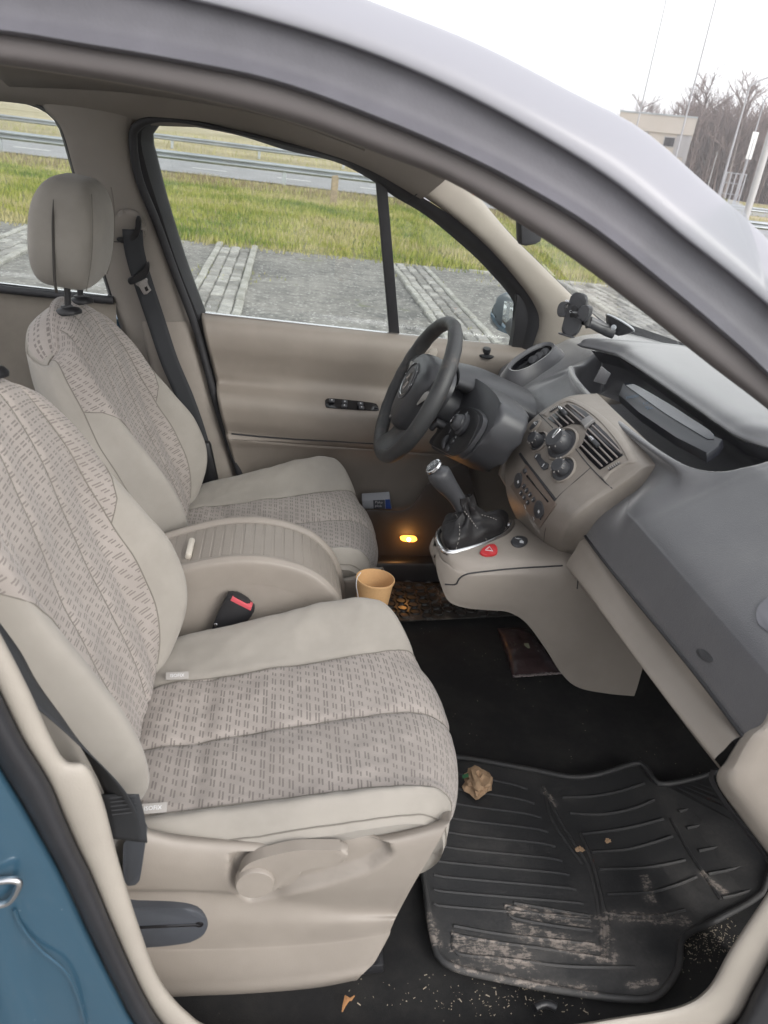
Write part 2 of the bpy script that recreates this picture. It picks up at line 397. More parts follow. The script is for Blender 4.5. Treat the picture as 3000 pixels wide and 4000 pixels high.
def resam(pts, n, lin=False):
    q = cr([(a, b, 0) for a, b in pts], n, True, lin); return [(p.x, p.y) for p in q]
def conform(name, pts, bvh, lift, mat, parent, n=64, rings=8, lin=True, c=None, edge=.004):
    """a thin piece that follows a curved surface: outline in photo points, fanned about its middle and seated on the surface, rim turned down"""
    o = resam(pts, n, lin); cx_, cy_ = c or (sum(p[0] for p in o) / n, sum(p[1] for p in o) / n); rows = []
    for k in range(rings + 1):
        t = max(.002, k / rings); r = []
        for a, b in o:
            h, nn = hit(bvh, cx_ + (a - cx_) * t, cy_ + (b - cy_) * t); r.append(h + nn * lift)
        rows.append(r)
    last = []
    for a, b in o:
        h, nn = hit(bvh, a, b); last.append(h - nn * edge)
    rows.append(last); nn = hit(bvh, cx_, cy_)[1]
    return gridmesh(name, rows, mat, parent, closed=True, ang=40), nn
# ================================================================== SETTING: ground, bays, verge, road
def plane_ob(name, x0, x1, y0, y1, z, mat, nx=1, ny=1, kind='structure', label=None, rough=0., cat=None):
    rows = [[V((x0 + (x1 - x0) * i / nx, y0 + (y1 - y0) * j / ny, z + (noise.noise(V((x0 + (x1 - x0) * i / nx, y0 + (y1 - y0) * j / ny, 0)) * 1.3) * rough if rough else 0))) for j in range(ny + 1)] for i in range(nx + 1)]
    o = gridmesh(name, rows, mat); tag(o, label, cat, None, kind); return o
tarm = Mat('wet_tarmac', (.12, .118, .115), .85, spec=.25)
f = tarm.noise(1.1, 5, .7); g = tarm.noise(9, 7, .8); s = tarm.voro(30)
c0 = tarm.mix((f * .45 + g * .55).ramp(.38, .60), (.105, .102, .098), (.255, .246, .23)); st = (tarm.white(tarm.voro(30, out='Color').v).gt(.80)) * s.lt(.42)
moss = (tarm.noise(.9, 4, .6) * .6 + tarm.noise(9, 5, .7) * .4).ramp(.585, .65) * .6
tarm.color(tarm.mix(moss, tarm.mix(st * .8, c0, (.42, .41, .39)), (.10, .115, .035))); tarm.rough(f.ramp(.3, .6) * .3 + .62); tarm.bump(g + s, .6, .01); tarm = tarm.m
soil = Mat('field_soil', (.20, .19, .08), .95)
f = soil.noise(.35, 5, .6); g = soil.noise(9, 6, .7)
soil.color(soil.mix((f * .55 + g * .45).ramp(.38, .62), (.10, .125, .03), (.27, .235, .11))); soil.bump(g, .8, .05); soil = soil.m
dryfield = Mat('dry_field', (.36, .29, .16), .95)
f = dryfield.noise(.12, 5, .6); g = dryfield.noise(3, 7, .75)
dryfield.color(dryfield.mix((f * .6 + g * .4).ramp(.38, .62), (.27, .235, .10), (.50, .42, .26))); dryfield.bump(g, .9, .2); dryfield = dryfield.m
roadm = Mat('road_tarmac', (.25, .25, .26), .8).grain(40, .4, .01, tint=.12, tscale=1.2).m
kerbm = Mat('weathered_concrete', (.33, .32, .295), .9)
f = kerbm.noise(5, 6, .7); g = kerbm.noise(60, 4); kerbm.color(kerbm.mix((f * .7 + g * .3).ramp(.35, .65), (.22, .215, .19), (.41, .40, .375))); kerbm.bump(g, .6, .004); kerbm = kerbm.m
paverms = []
for k, c in enumerate(((.29, .28, .265), (.365, .355, .335), (.225, .218, .205))):
    m_ = Mat('paver_concrete', c, .9); f = m_.noise(11, 6, .7); g = m_.noise(90, 4)
    m_.color(m_.mix((f * .7 + g * .3).ramp(.35, .68), tuple(q * .66 for q in c), tuple(q * 1.18 for q in c))); m_.bump(g, .5, .003); paverms.append(m_.m)

plane_ob('ground', -400, 700, -300, 900, -.03, soil)
plane_ob('parking_ground', -14, 60, -12, 9.3, -.012, tarm, 60, 40, rough=.010)
plane_ob('dry_field', -300, 400, 32.4, 500, -.005, dryfield)
plane_ob('road', -300, 500, 21.5, 32.2, 0.0, roadm)
VX = 11.0
for k in range(-4, 24):                      # broken white line
    plane_ob('road_marking', -2.73 + 2.5 * k, -1.73 + 2.5 * k, 23.9, 24.06, .006, white_pt, label=None)
for y in (31.6,): plane_ob('road_edge_line', -200, 300, y, y + .15, .006, white_pt)

# paving strips between the bays: kerb stones each side, pavers between
def paving_strip(x0, y0, y1, tilt=0.0):
    root = empty('paving_strip', (x0, y0, 0), kind='structure'); rng = random.Random(int(x0 * 10 + 500))
    def stone(name, w, l, h, bev):
        bm = bmesh.new(); bx(bm, (0, 0, 0), (w, l, h)); bmesh.ops.bevel(bm, geom=[e for e in bm.edges if all(v.co.z > 0 for v in e.verts)], offset=bev, segments=1, affect='EDGES')
        me = bpy.data.meshes.new(name); bm.to_mesh(me); bm.free(); return me
    pm = []
    for m_ in paverms:
        me = stone('paver', .108, .190, .07, .012); me.materials.append(m_); pm.append(me)
    km = stone('kerb_stone', .075, .49, .12, .012); km.materials.append(kerbm)
    def put(me, name, x, y, z):
        o = bpy.data.objects.new(name, me); COL.objects.link(o); o.parent = root
        o.location = (x - x0 + rng.uniform(-.003, .003), y - y0 + rng.uniform(-.004, .004), z + rng.uniform(-.007, .005))
        o.rotation_euler = (rng.uniform(-.02, .02), rng.uniform(-.025, .025), rng.uniform(-.02, .02))
    y = y0
    while y < y1:
        put(km, 'kerb_stone', x0 - .22, y + .25, -.035); put(km, 'kerb_stone', x0 + .22, y + .25, -.035); y += .5
    for c in range(3):
        y = y0 + (c % 2) * .105; x = x0 - .118 + c * .118
        while y < y1 - .1: put(rng.choice(pm), 'paver', x, y + .1, -.018); y += .220
    return root
paving_strip(-.57, 4.3, 9.0); paving_strip(1.67, 4.0, 9.0); paving_strip(-2.86, 5.5, 9.0); paving_strip(3.95, 4.0, 8.6)
kb = empty('verge_kerb', (0, 9.15, 0), kind='structure')
rk = random.Random(4); kme = None
for k in range(-10, 16):
    if rk.random() < .7: continue
    o = rbox('kerb_stone', (k * 1.0, 9.12 + rk.uniform(-.03, .03), -.055 + rk.uniform(-.02, .01)), (.97, .08, .14), kerbm, kb, bev=.01, seg=1)

# grass of the verge: blades, greener in the middle, long and brown along the crash barrier
def blades(name, n, xr, yr, hfun, mats, pick, seed):
    rng = random.Random(seed); vs, fs, mi = [], [], []
    for _ in range(n):
        x, y = rng.uniform(*xr), rng.uniform(*yr)
        h = hfun(x, y, rng)
        if h <= 0: continue
        a = rng.uniform(0, 2 * pi); w = .006 + h * .05; lx, ly = rng.uniform(-.5, .5) * h, rng.uniform(-.5, .5) * h; i = len(vs)
        vs += [(x - cos(a) * w, y - sin(a) * w, -.02), (x + cos(a) * w, y + sin(a) * w, -.02), (x + lx, y + ly, h)]
        fs.append((i, i + 1, i + 2)); mi.append(pick(x, y, rng))
    me = bpy.data.meshes.new(name); me.from_pydata(vs, [], fs); o = link(name, me, mats)
    me.polygons.foreach_set('material_index', mi); tag(o, kind='stuff'); return o
gm = [Mat('grass_blade', c, .7, spec=.25).m for c in ((.13, .19, .03), (.26, .285, .055), (.35, .345, .10), (.42, .37, .19), (.24, .19, .11))]
def gpick(x, y, r):
    t = .02 + 1.3 * noise.noise(V((x * .45, y * .6, 3))) + .8 * noise.noise(V((x * 1.7, y * 1.9, 8))) + r.uniform(-.45, .45) + .5 * max(0, 10.3 - y)
    return 0 if t < -.35 else 1 if t < .12 else 2 if t < .55 else 3
blades('verge_grass', 105000, (-7, 12), (8.95, 18.9), lambda x, y, r: (r.uniform(.02, .07) + max(0, noise.noise(V((x, y, 1)))) * .07) * (1.0 if y > 9.4 + noise.noise(V((x * 1.5, 0, 5))) * .5 or r.random() < .25 else 0), gm, gpick, 1)
blades('far_grass', 16000, (11, 40), (8.5, 19), lambda x, y, r: r.uniform(.05, .16), gm, gpick, 5)
blades('long_dry_grass', 26000, (-12, 26), (17.9, 21.0), lambda x, y, r: (r.uniform(.05, .14) + max(0, noise.noise(V((x * .8, y, 1)))) * .10) * (1 if y < 20.4 else .5), gm, lambda x, y, r: r.choice((3, 4, 4, 4, 2)), 2)
blades('roadside_grass', 14000, (-14, 40), (32.5, 60), lambda x, y, r: r.uniform(.05, .2), gm, lambda x, y, r: r.choice((3, 3, 2, 1)), 3)
blades('joint_weeds', 4200, (-4, 4.4), (3.6, 9.2), lambda x, y, r: r.uniform(.008, .035) * (1 if min(abs(x + .57), abs(x - 1.67), abs(x + 2.86), abs(x - 3.95)) < .28 and noise.noise(V((x * 3, y * 2, 2))) > .12 or noise.noise(V((x * .9, y * .9, 6))) > .42 else 0), gm, lambda x, y, r: r.choice((1, 2, 2, 3)), 4)

# crash barriers
def barrier(y, label, zt, x0, x1, px, step, w=.31):
    root = empty('crash_barrier', (0, y, 0), label, 'guard rail', 'crash barriers along the road')
    prof = [(a_, b_ * .66) for a_, b_ in [(-.0, .155), (-.02, .13), (-.075, .1), (-.08, .07), (-.03, .03), (-.02, 0), (-.03, -.03), (-.08, -.07), (-.075, -.1), (-.02, -.13), (0, -.155)]]
    rows = [[V((x, y + a, zt - .103 + b)) for a, b in prof] for x in (x0, x1)]
    gridmesh('rail', rows, steel, root, thick=.006)
    k = math.ceil((x0 - px) / step)
    while px + k * step < x1:
        x = px + k * step
        rbox('post', (x, y + .03, (zt - .05) / 2 - .1), (.11, .10, zt + .15), steel, root, bev=.008, seg=1); k += 1
    return root
barrier(20.9, 'nearer grey steel crash barrier between the grass verge and the road', .53, -30, 75, -.03, 3.55)
barrier(35.0, 'farther grey steel crash barrier on the far edge of the road', .50, -40, 110, -1.15, 3.6)
wp = slab('wooden_post', [(1.02, 17.1, -.3), (1.17, 17.1, -.3), (1.17, 17.1, .55), (1.14, 17.1, .60), (1.02, 17.1, .57)], (0, .12, 0), Mat('weathered_wood', (.30, .235, .155), .9).grain(60, .5, .004, tint=.25, tscale=14).m, bev=.01)
tag(wp, 'short weathered wooden post standing in the grass before the barrier', 'post')

# ================================================================== far background beyond the nose of the car
bark = Mat('bare_twigs', (.165, .125, .115), .95).m; bark2 = Mat('grey_bark', (.22, .19, .18), .95).m
def bare_tree(px, dist, hgt, label, seed, spread=.42):
    d = ray(px, 392); d.z = 0; d.normalize(); base = V((CAM.x, CAM.y, 0)) + d * dist; base.z = -.3; rng = random.Random(seed)
    hgt *= .86; root = empty('bare_tree', base, label, 'tree', 'bare winter trees beyond the road')
    bm = bmesh.new(); tips = []
    def grow(bm, p, dr, L, r, lev):
        q = p + dr * L; m_ = p + dr * L * .5 + V((rng.uniform(-.05, .05), rng.uniform(-.05, .05), 0)) * L
        tubebm(bm, [p, m_, q], [r, r * .85, r * .65], 4 if lev else 6)
        return q
    lean = V((rng.uniform(-.06, .06), rng.uniform(-.06, .06), 1)); p = base.copy(); r = hgt * .016; pts = [p.copy()]
    for k in range(5): p = p + lean * hgt * .17 + V((rng.uniform(-.1, .1), rng.uniform(-.1, .1), 0)) * hgt * .06; pts.append(p.copy())
    tubebm(bm, pts, [r * (1 - .17 * k) for k in range(6)], 6)
    bmobj('trunk', bm, bark2, root)
    bm = bmesh.new()
    for k in range(34):
        t = rng.uniform(.22, 1); i = min(int(t * 5), 4); s_ = pts[i].lerp(pts[i + 1], t * 5 - i); a = rng.uniform(0, 2 * pi); up = rng.uniform(.5, 1.3)
        dr = V((cos(a), sin(a), up)).normalized(); L = hgt * spread * (1.05 - t * .6) * rng.uniform(.5, 1)
        q = s_ + dr * L; tubebm(bm, [s_, s_.lerp(q, .5) + V((0, 0, -.03 * L)), q], [hgt * .005, hgt * .0035, hgt * .002], 4)
        for j in range(11):
            b = s_.lerp(q, rng.uniform(.25, 1)); d2 = (dr + V((rng.uniform(-.8, .8), rng.uniform(-.8, .8), rng.uniform(-.1, .8)))).normalized(); L2 = L * rng.uniform(.25, .6); e = b + d2 * L2
            tubebm(bm, [b, e], [hgt * .0022, hgt * .0011], 3)
            for m_ in range(4):
                b2 = b.lerp(e, rng.uniform(.3, 1)); d3 = (d2 + V((rng.uniform(-.9, .9), rng.uniform(-.9, .9), rng.uniform(-.2, .7)))).normalized(); tubebm(bm, [b2, b2 + d3 * L2 * rng.uniform(.3, .6)], [hgt * .0012, hgt * .0007], 3)
    bmobj('crown', bm, bark, root, smooth=False)
for a in ((1352, 84, 9.5, 'bare tree farthest left of the row, rising behind the pale building', 11), (1400, 88, 9.2, 'low bare tree behind the roof edge of the pale building', 12),
          (1452, 82, 10.2, 'bushy bare tree standing behind the corner of the pale building', 13), (1490, 78, 11.5, 'tall bare tree just right of the pale building with a spiky top', 14),
          (1530, 95, 11.0, 'thin bare tree in the gap beside the tallest bare tree', 15), (1572, 76, 11.5, 'broad bare tree behind the curved street lamp', 16),
          (1625, 90, 10.5, 'dense bare tree at the right end of the wood', 17), (1690, 85, 11, 'bare tree at the edge of the picture beyond the signs', 18)): bare_tree(*a)
def thicket(seed):
    rng = random.Random(seed); bm = bmesh.new()
    for k in range(3600):
        px = rng.uniform(1440, 1760); dist = rng.uniform(76, 108); d = ray(px, 392); d.z = 0; d.normalize(); p = V((CAM.x, CAM.y, 0)) + d * dist
        h = rng.uniform(3, 7.6) * (1 - .25 * abs(noise.noise(V((px * .02, 1, 0))))); q = p + V((rng.uniform(-.9, .9), rng.uniform(-.9, .9), h)); tubebm(bm, [p, q], [.075, .03], 3)
        for j in range(5):
            b = p.lerp(q, rng.uniform(.2, 1)); tubebm(bm, [b, b + V((rng.uniform(-1.2, 1.2), rng.uniform(-1.2, 1.2), rng.uniform(.3, 1.7)))], [.035, .012], 3)
    return tag(bmobj('wood', bm, bark, None, smooth=False), kind='stuff')
thicket(3)
plane_ob('far_road', 20, 400, 38, 52, .012, roadm)
# pale flat-roofed building
def gpt(px, dist):
    d = ray(px, 392); d.z = 0; d.normalize(); return V((CAM.x, CAM.y, 0)) + d * dist
cw = Mat('pale_render', (.52, .475, .43), .85).grain(20, .2, tint=.04, tscale=.6).m; polem_ = Mat('zinc_pipe', (.3, .3, .31), .5).m; gw = Mat('grey_cladding', (.36, .35, .36), .7).m
A, B = gpt(1310, 64), gpt(1468, 62); ub = (B - A).normalized(); nb = (CAM - B); nb.z = 0; nb.normalize()
bl = empty('building', A, 'pale flat-roofed building with a grey band and small window beyond the road', 'building')
Lb = (B - A).length
def bbox_(name, u0, u1, d0, d1, z0, z1, m_, par):
    bm = bmesh.new(); P8 = [A + ub * u + nb * d + V((0, 0, z)) for z in (z0, z1) for u, d in ((u0, d0), (u1, d0), (u1, d1), (u0, d1))]
    v = [bm.verts.new(p) for p in P8]
    for f_ in ((0, 1, 2, 3), (4, 5, 6, 7), (0, 1, 5, 4), (1, 2, 6, 5), (2, 3, 7, 6), (3, 0, 4, 7)): bm.faces.new([v[i] for i in f_])
    return bmobj(name, bm, m_, par, smooth=False)
bbox_('wall', 0, Lb, -9, 0, 0, 3.9, cw, bl); bbox_('parapet', -.1, Lb + .10, -9, .12, 3.9, 4.95, cw, bl); bbox_('roof_edge', -.14, Lb + .13, -9, .16, 4.95, 5.05, steel, bl)
bbox_('cladding_band', Lb - 1.0, Lb + .02, -.2, .05, 2.5, 3.88, gw, bl); bbox_('corner_pilaster', Lb - .22, Lb + .06, -.3, .09, 0, 3.89, gw, bl); bbox_('downpipe', Lb - 3.2, Lb - 3.1, -.1, .12, 0, 3.89, polem_, bl)
wf = bbox_('window', Lb - 1.85, Lb - 1.03, -.1, .04, 3.05, 3.7, gw, bl); bbox_('pane', Lb - 1.79, Lb - 1.09, -.02, .055, 3.11, 3.64, gloss_bk, wf)
# street furniture
polem = Mat('pole_grey', (.33, .33, .35), .5, .3).m
def pole(px, dist, h, r, label, arm=None, name='street_lamp', cat='street lamp', head=True):
    p = gpt(px, dist); t = empty(name, p, label, cat, 'street lamps along the road')
    tube('pole', [p + V((0, 0, -.3)), p + V((0, 0, h))], [r, r * .55], polem, t, 8)
    if arm:
        sg = _r0 * arm; q = p + V((0, 0, h)); tube('arm', [q, q + sg * .5 + V((0, 0, .35)), q + sg + V((0, 0, .55))], r * .5, polem, t, 6)
        if head:
            e = q + sg + V((0, 0, .55)); tube('lamp_head', [e - sg * .05, e + sg * .25 + V((0, 0, .05)), e + sg * .6 + V((0, 0, .1))], [.05, .17, .06], polem, t, 8, res=8, flat=.5)
    return t
pole(1561, 52, 6.2, .085, 'street lamp with a curved arm and oval head against bare trees', .9)
pole(1348, 60, 13, .06, 'thin mast rising above the bare trees left of the building', name='mast', cat='mast')
pole(1446, 58, 12.5, .07, 'tall thin mast at the corner of the pale building', name='mast', cat='mast')
pole(1600, 60, 6.3, .075, 'slender grey lamp post right of the curved street lamp', .6, head=True)
pole(1532, 66, 3.2, .05, 'short plain post at the foot of the wood', name='pole', cat='pole')
p = gpt(1634, 26); gp = empty('sign_pole', p, 'thick leaning pale pole near the roadside at the edge of the picture', 'pole')
tube('pole', [p + V((0, 0, -.3)), p + V((0, 0, 3.4))], .10, Mat('pale_pole', (.45, .44, .45), .5).m, gp, 10)
p = gpt(1602, 56); sg = empty('road_sign', p, 'narrow road sign plate seen edge-on on a thin post', 'road sign')
tube('post', [p, p + V((0, 0, 3.9))], .04, polem, sg, 6); rbox('sign_plate', p + V((0, 0, 3.5)), (.35, .05, 1.5), white_pt, sg, M=frame((0, 0, 1), _f0), bev=.01)
def fence(px0, px1, dist, label):
    a, b = gpt(px0, dist), gpt(px1, dist); t = empty('mesh_fence', a, label, 'fence'); n_ = 4
    for k in range(n_ + 1): tube('post', [a.lerp(b, k / n_), a.lerp(b, k / n_) + V((0, 0, 1.9))], .04, polem, t, 5)
    for z in (.25, .8, 1.35, 1.85): tube('rail', [a + V((0, 0, z)), b + V((0, 0, z))], .025, polem, t, 5)
fence(1565, 1608, 50, 'short grey railing panel beyond the road under the lamp posts')
# ================================================================== THE CAR: shell, glass, door, floor
car = empty('car', (.3, 0, 0), 'blue family car with its front passenger door open, beige and slate grey interior', 'car')
def N(px, py, o=0.): return side(px, py, -.76 + o, .30)
def Fs(px, py, o=0.): return side(px, py, .74 + o, -.28)
# --- near roof rail and windscreen pillar
E0 = [(-700, -330), (-250, -230), (150, -190), (500, -110), (829, 15), (1039, 100), (1244, 206), (1384, 280), (1519, 395), (1659, 520), (1800, 680), (1960, 900)]
E1 = [(-700, -160), (-250, -80), (150, -50), (410, 0), (640, 62), (829, 127), (1004, 205), (1179, 300), (1329, 395), (1479, 515), (1659, 660), (1900, 890)]
E2 = [(-700, 30), (-250, 42), (0, 65), (175, 93), (380, 128), (600, 175), (829, 258), (1000, 332), (1129, 398), (1279, 488), (1429, 605), (1579, 730), (1659, 805), (1860, 1010)]
E3 = [(-700, 90), (-250, 112), (0, 138), (250, 176), (450, 215), (650, 268), (829, 335), (960, 386), (1079, 455), (1229, 552), (1379, 665), (1529, 784), (1600, 838), (1659, 884), (1830, 1030)]
def edge(E, n=60): return cr([(a, b, 0) for a, b in E], n)
e0, e1, e2, e3 = (edge(E) for E in (E0, E1, E2, E3))
def band(name, rows, mat, nu):
    R = [[N(p.x, p.y, o) for p in e] for e, o in rows]
    cols = [crp([r[j] for r in R], nu) for j in range(60)]
    return gridmesh(name, [[cols[j][i] for j in range(60)] for i in range(nu)], mat, car)
mid = lambda a, b, t: [p.lerp(q, t) for p, q in zip(a, b)]
R0 = [V((p.x, p.y, p.z)) for p in (N(q.x, q.y, .05) for q in e0)]
band('windscreen_pillar', [(e0, .075), (e0, .04), (mid(e0, e1, .25), .020), (mid(e0, e1, .62), .008), (mid(e0, e1, .93), .009), (e1, .014)], silver, 22)
band('door_seal', [(e1, .016), (mid(e1, e2, .06), .022), (mid(e1, e2, .3), .027), (mid(e1, e2, .7), .031), (mid(e1, e2, .92), .024), (e2, .021), (mid(e2, e3, .12), .034)], sealgrey, 26)
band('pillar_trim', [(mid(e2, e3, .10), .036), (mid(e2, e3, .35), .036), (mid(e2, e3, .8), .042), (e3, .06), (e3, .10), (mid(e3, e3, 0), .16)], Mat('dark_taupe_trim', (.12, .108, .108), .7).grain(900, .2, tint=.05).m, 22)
# --- roof skin and lining between the two rails
def roofrow(o, zc, n=14, inner=False):
    rows = []
    for j in range(0, 37):
        a = N(e0[j].x, e0[j].y + 8, .07 + o) if not inner else N(e3[j].x, e3[j].y, .12)
        b = V((a.x, -a.y, a.z))
        rows.append([a.lerp(b, k / n) + V((0, 0, zc * sin(pi * k / n) ** .8)) for k in range(n + 1)])
    return rows
gridmesh('roof', roofrow(0, .02), paint, car, thick=.004)
gridmesh('roof_lining', roofrow(0, .055, inner=True), taupe, car, thick=.003)

# --- far side: pillar trims
def strip3(name, L, R_, mat, bulge, nu=40, nv=12, oL=0., oR=0., par=car, flat=0):
    rows = []
    for (a, b) in zip(L, R_):
        A_, B_ = (Fs(*a, oL), Fs(*b, oR)) if not flat else (at(*a, y=flat), at(*b, y=flat)); m_ = A_.lerp(B_, .5) + V((0, -bulge, 0)); q1 = A_.lerp(B_, .12) + V((0, -bulge * .8, 0)); q2 = A_.lerp(B_, .88) + V((0, -bulge * .8, 0))
        rows.append([A_, q1, m_, q2, B_])
    return loft(name, [list(r) for r in zip(*rows)], nv, nu, mat, par, param=True)
strip3('roof_rail_trim', [(-300, -30), (-100, 0), (100, 40), (300, 90), (500, 140), (700, 200), (860, 270), (1000, 350)], [(-300, 200), (-100, 212), (60, 226), (300, 268), (500, 282), (700, 334), (800, 372), (905, 432)], taupe, .03, 60, 12, oL=-.10)
strip3('centre_pillar', [(60, 150), (85, 225), (128, 275), (160, 380), (200, 515), (242, 650), (275, 760), (300, 880)], [(330, 240), (300, 268), (291, 300), (301, 370), (333, 458), (374, 575), (416, 694), (440, 760)], taupe, .035, 50, 16, oL=.01)
strip3('centre_pillar_lower', [(300, 690), (318, 760), (345, 870), (380, 985), (400, 1070), (420, 1180)], [(417, 690), (424, 730), (447, 800), (478, 912), (520, 1046), (550, 1150)], beige, .03, 40, 14, flat=.738)
slab('frame_backing', [Fs(*p, .03) for p in ((268, 225), (370, 225), (352, 262), (320, 276), (300, 305), (270, 305))], (0, .01, 0), rubber, car)
strip3('front_pillar_trim', [(845, 380), (902, 416), (978, 470), (1048, 532), (1106, 598), (1144, 652), (1154, 700), (1136, 800)], [(960, 330), (1034, 424), (1102, 505), (1165, 568), (1238, 640), (1303, 697), (1366, 738), (1380, 790)], beige_lt, .035, 50, 18, oR=.01)
tube('trim_seam', [Fs(945, 385, -.028), Fs(912, 410, -.034), Fs(880, 436, -.016)], .0012, rubber, car, 5)
tube('trim_seam', [Fs(215, 520, -.03), Fs(270, 523, -.037), Fs(320, 520, -.02)], .0012, rubber, car, 5, res=10)
# --- window openings
def wseal(name, outer, inner, mat, o1, o2, n=70, closed=True, par=car):
    A_ = cr([Fs(*p, o1) for p in outer], n, closed); B_ = cr([Fs(*p, o2) for p in inner], n, closed); A2 = [p + V((0, .05, 0)) for p in A_]
    M_ = [a.lerp(b, .4) + V((0, -.012, 0)) for a, b in zip(A_, B_)]
    return gridmesh(name, [A2, A_, M_, B_, [p + V((0, .03, 0)) for p in B_]], mat, par, closed=closed)
GI = [(443, 679), (400, 562), (360, 432), (337, 342), (327, 300), (334, 277), (362, 268), (430, 276), (520, 294), (620, 325), (725, 350), (800, 388), (850, 424), (905, 456), (954, 492), (1029, 557), (1070, 600), (1098, 632), (1116, 664), (1112, 705), (1103, 757)]
GO = [(424, 694), (374, 572), (333, 452), (302, 362), (290, 300), (303, 268), (350, 256), (430, 264), (520, 281), (622, 308), (728, 336), (804, 362), (852, 388), (902, 420), (980, 470), (1054, 532), (1114, 598), (1152, 650), (1167, 690), (1158, 725), (1146, 762)]
wseal('window_frame', GO, GI, rubber, -.012, .02, closed=False)
slab('window_mirror_corner', [Fs(*p, -.004) for p in ((1114, 636), (1140, 640), (1152, 650), (1167, 690), (1158, 725), (1146, 762), (1104, 762), (1112, 706), (1118, 664))], (0, .03, 0), rubber, car, .004)
slab('door_jamb', [at(*p, y=.748) for p in ((396, 680), (462, 690), (490, 790), (545, 930), (610, 1180), (440, 1180), (420, 1000), (405, 800))], (0, .02, 0), rubber, car)
tube('door_weatherstrip', [(Fs(*p, -.03) if p[1] < 700 else at(*p, y=.705)) for p in ((640, 318), (560, 296), (450, 271), (380, 259), (330, 258), (298, 272), (287, 300), (300, 385), (338, 480), (378, 590), (424, 712), (448, 800), (480, 915), (530, 1060))], [.003, .004, .005, .006, .008, .010, .010, .010, .010, .010, .010, .010, .010, .010], rubber, car, 8, res=60)
dv = slab('quarter_window_bar', [Fs(*p, .012) for p in ((812, 388), (836, 392), (864, 730), (842, 727))], (0, .022, 0), rubber, car, .003)
drv = slab('window_glass', [Fs(*p, .034) for p in GI[1:] + [(1106, 770), (443, 700)]], (0, .004, 0), glass, car)
for (b0, b1, s_) in (('RENAULT', 707, 7.2), ('SPLINTEX', 712, 6), ('----- ---', 716.5, 4.4), ('--- -----', 721, 4.4)):
    text('glass_marking', b0, Fs(884, b1, .0325), (0, -1, .28), (0.02, 0, 1), s_ * .00125, Mat('etched_print', (.05, .05, .055), .6).m, drv, flip=True, extrude=0)
text('glass_marking', '(E)', Fs(452, 661, .0325), (0, -1, .28), (0, 0, 1), .009, white_pr, drv, flip=True, extrude=0)
slab('window_strip', [Fs(443, 676, .0), Fs(1104, 749, .0), Fs(1104, 755, .0), Fs(443, 682, .0)], (0, .02, 0), chrome, car, .001)
slab('window_strip', [Fs(440, 682, -.006), Fs(1106, 755, -.006), Fs(1106, 760, -.006), Fs(440, 687, -.006)], (0, .02, 0), rubber, car, .001)
RI = [(-330, 640), (-330, 232), (-150, 214), (0, 219), (58, 226), (98, 243), (122, 268), (138, 312), (158, 382), (198, 520), (238, 650)]
RO = [(-350, 660), (-350, 220), (-150, 202), (0, 208), (62, 215), (106, 233), (132, 260), (149, 308), (170, 380), (210, 518), (250, 655)]
wseal('rear_window_frame', RO, RI, rubber, -.006, .02, closed=False)
slab('rear_window_glass', [Fs(*p, .034) for p in RI], (0, .004, 0), glass, car)
strip3('rear_door_panel', [(-360, 585), (-150, 610), (0, 632), (120, 642), (250, 655)], [(-330, 1150), (-130, 1220), (10, 1280), (160, 1350), (340, 1480)], Mat('rear_door_cloth', (.17, .15, .125), .85).grain(700).m, .04, 30, 10, flat=.725)
tube('rear_window_sill', [Fs(-340, 583, -.02), Fs(0, 624, -.02), Fs(245, 649, -.02)], .011, rubber, car, 8, res=12)
slab('rear_window_strip', [Fs(-340, 572, .0), Fs(245, 640, .0), Fs(245, 644, .0), Fs(-340, 577, .0)], (0, .015, 0), chrome, car, .001)
# --- windscreen
WL = [at(*p, y=.735) for p in ((985, 330), (1034, 424), (1102, 505), (1165, 568), (1238, 640), (1303, 695), (1366, 737))]
WS = []
for p in WL:
    q = V((p.x - .02, -p.y + .03, p.z)); WS.append([p.lerp(q, k / 10) + V((.18 * sin(pi * k / 10) ** .9, 0, .0)) for k in range(11)])
ws = loft('windscreen', WS, 24, 30, glass, car)
tube('windscreen_seal', [p + V((-.01, -.012, -.004)) for p in WL], .009, rubber, car, 6, res=30)
def wsrow(z, f):                                                 # black printed band along the foot of the windscreen
    r = WS[-1]; return [p + V((f, 0, z)) for p in r]
loft('windscreen_foot', [wsrow(.050, -.035), wsrow(.022, -.014), wsrow(-.02, .01)], 4, 30, gloss_bk, car)
# parking stickers seen from behind, low on the glass
# --- rear view mirror stub behind the near pillar
rbox('rear_view_mirror', at(1140, 430, y=.06), (.035, .16, .045), darkpl, car, M=frame((1, .1, .25)), bev=.012)
# --- outside mirror
mh = empty('door_mirror', (0, 0, 0)); mh.parent = car; mh.location = -car.location
mo = [(1066, 660), (1072, 641), (1090, 632), (1108, 640), (1117, 662), (1116, 700), (1107, 722), (1092, 716), (1074, 704), (1065, 685)]
slab('mirror_housing', cr([at(*p, y=.93) for p in mo], 26, True), (.045, .05, 0), Mat('blue_grey_housing', (.13, .15, .17), .35).m, mh, .02, 3)
mn = V((-.62, -.72, -.05)).normalized(); mc = at(1100, 688, y=.915)
Mf = frame(mn); slab('mirror_glass', cr([mc + Mf @ V((a * .062, b * .048, .0)) for a, b in ((-1, -.6), (-.85, .8), (0, 1), (.9, .85), (1, -.5), (.2, -1))], 24, True), mn * -.012, mirror_g, mh, .003)
tube('mirror_foot', [at(1112, 706, y=.9), at(1130, 726, y=.76)], .03, darkpl, mh, 10)

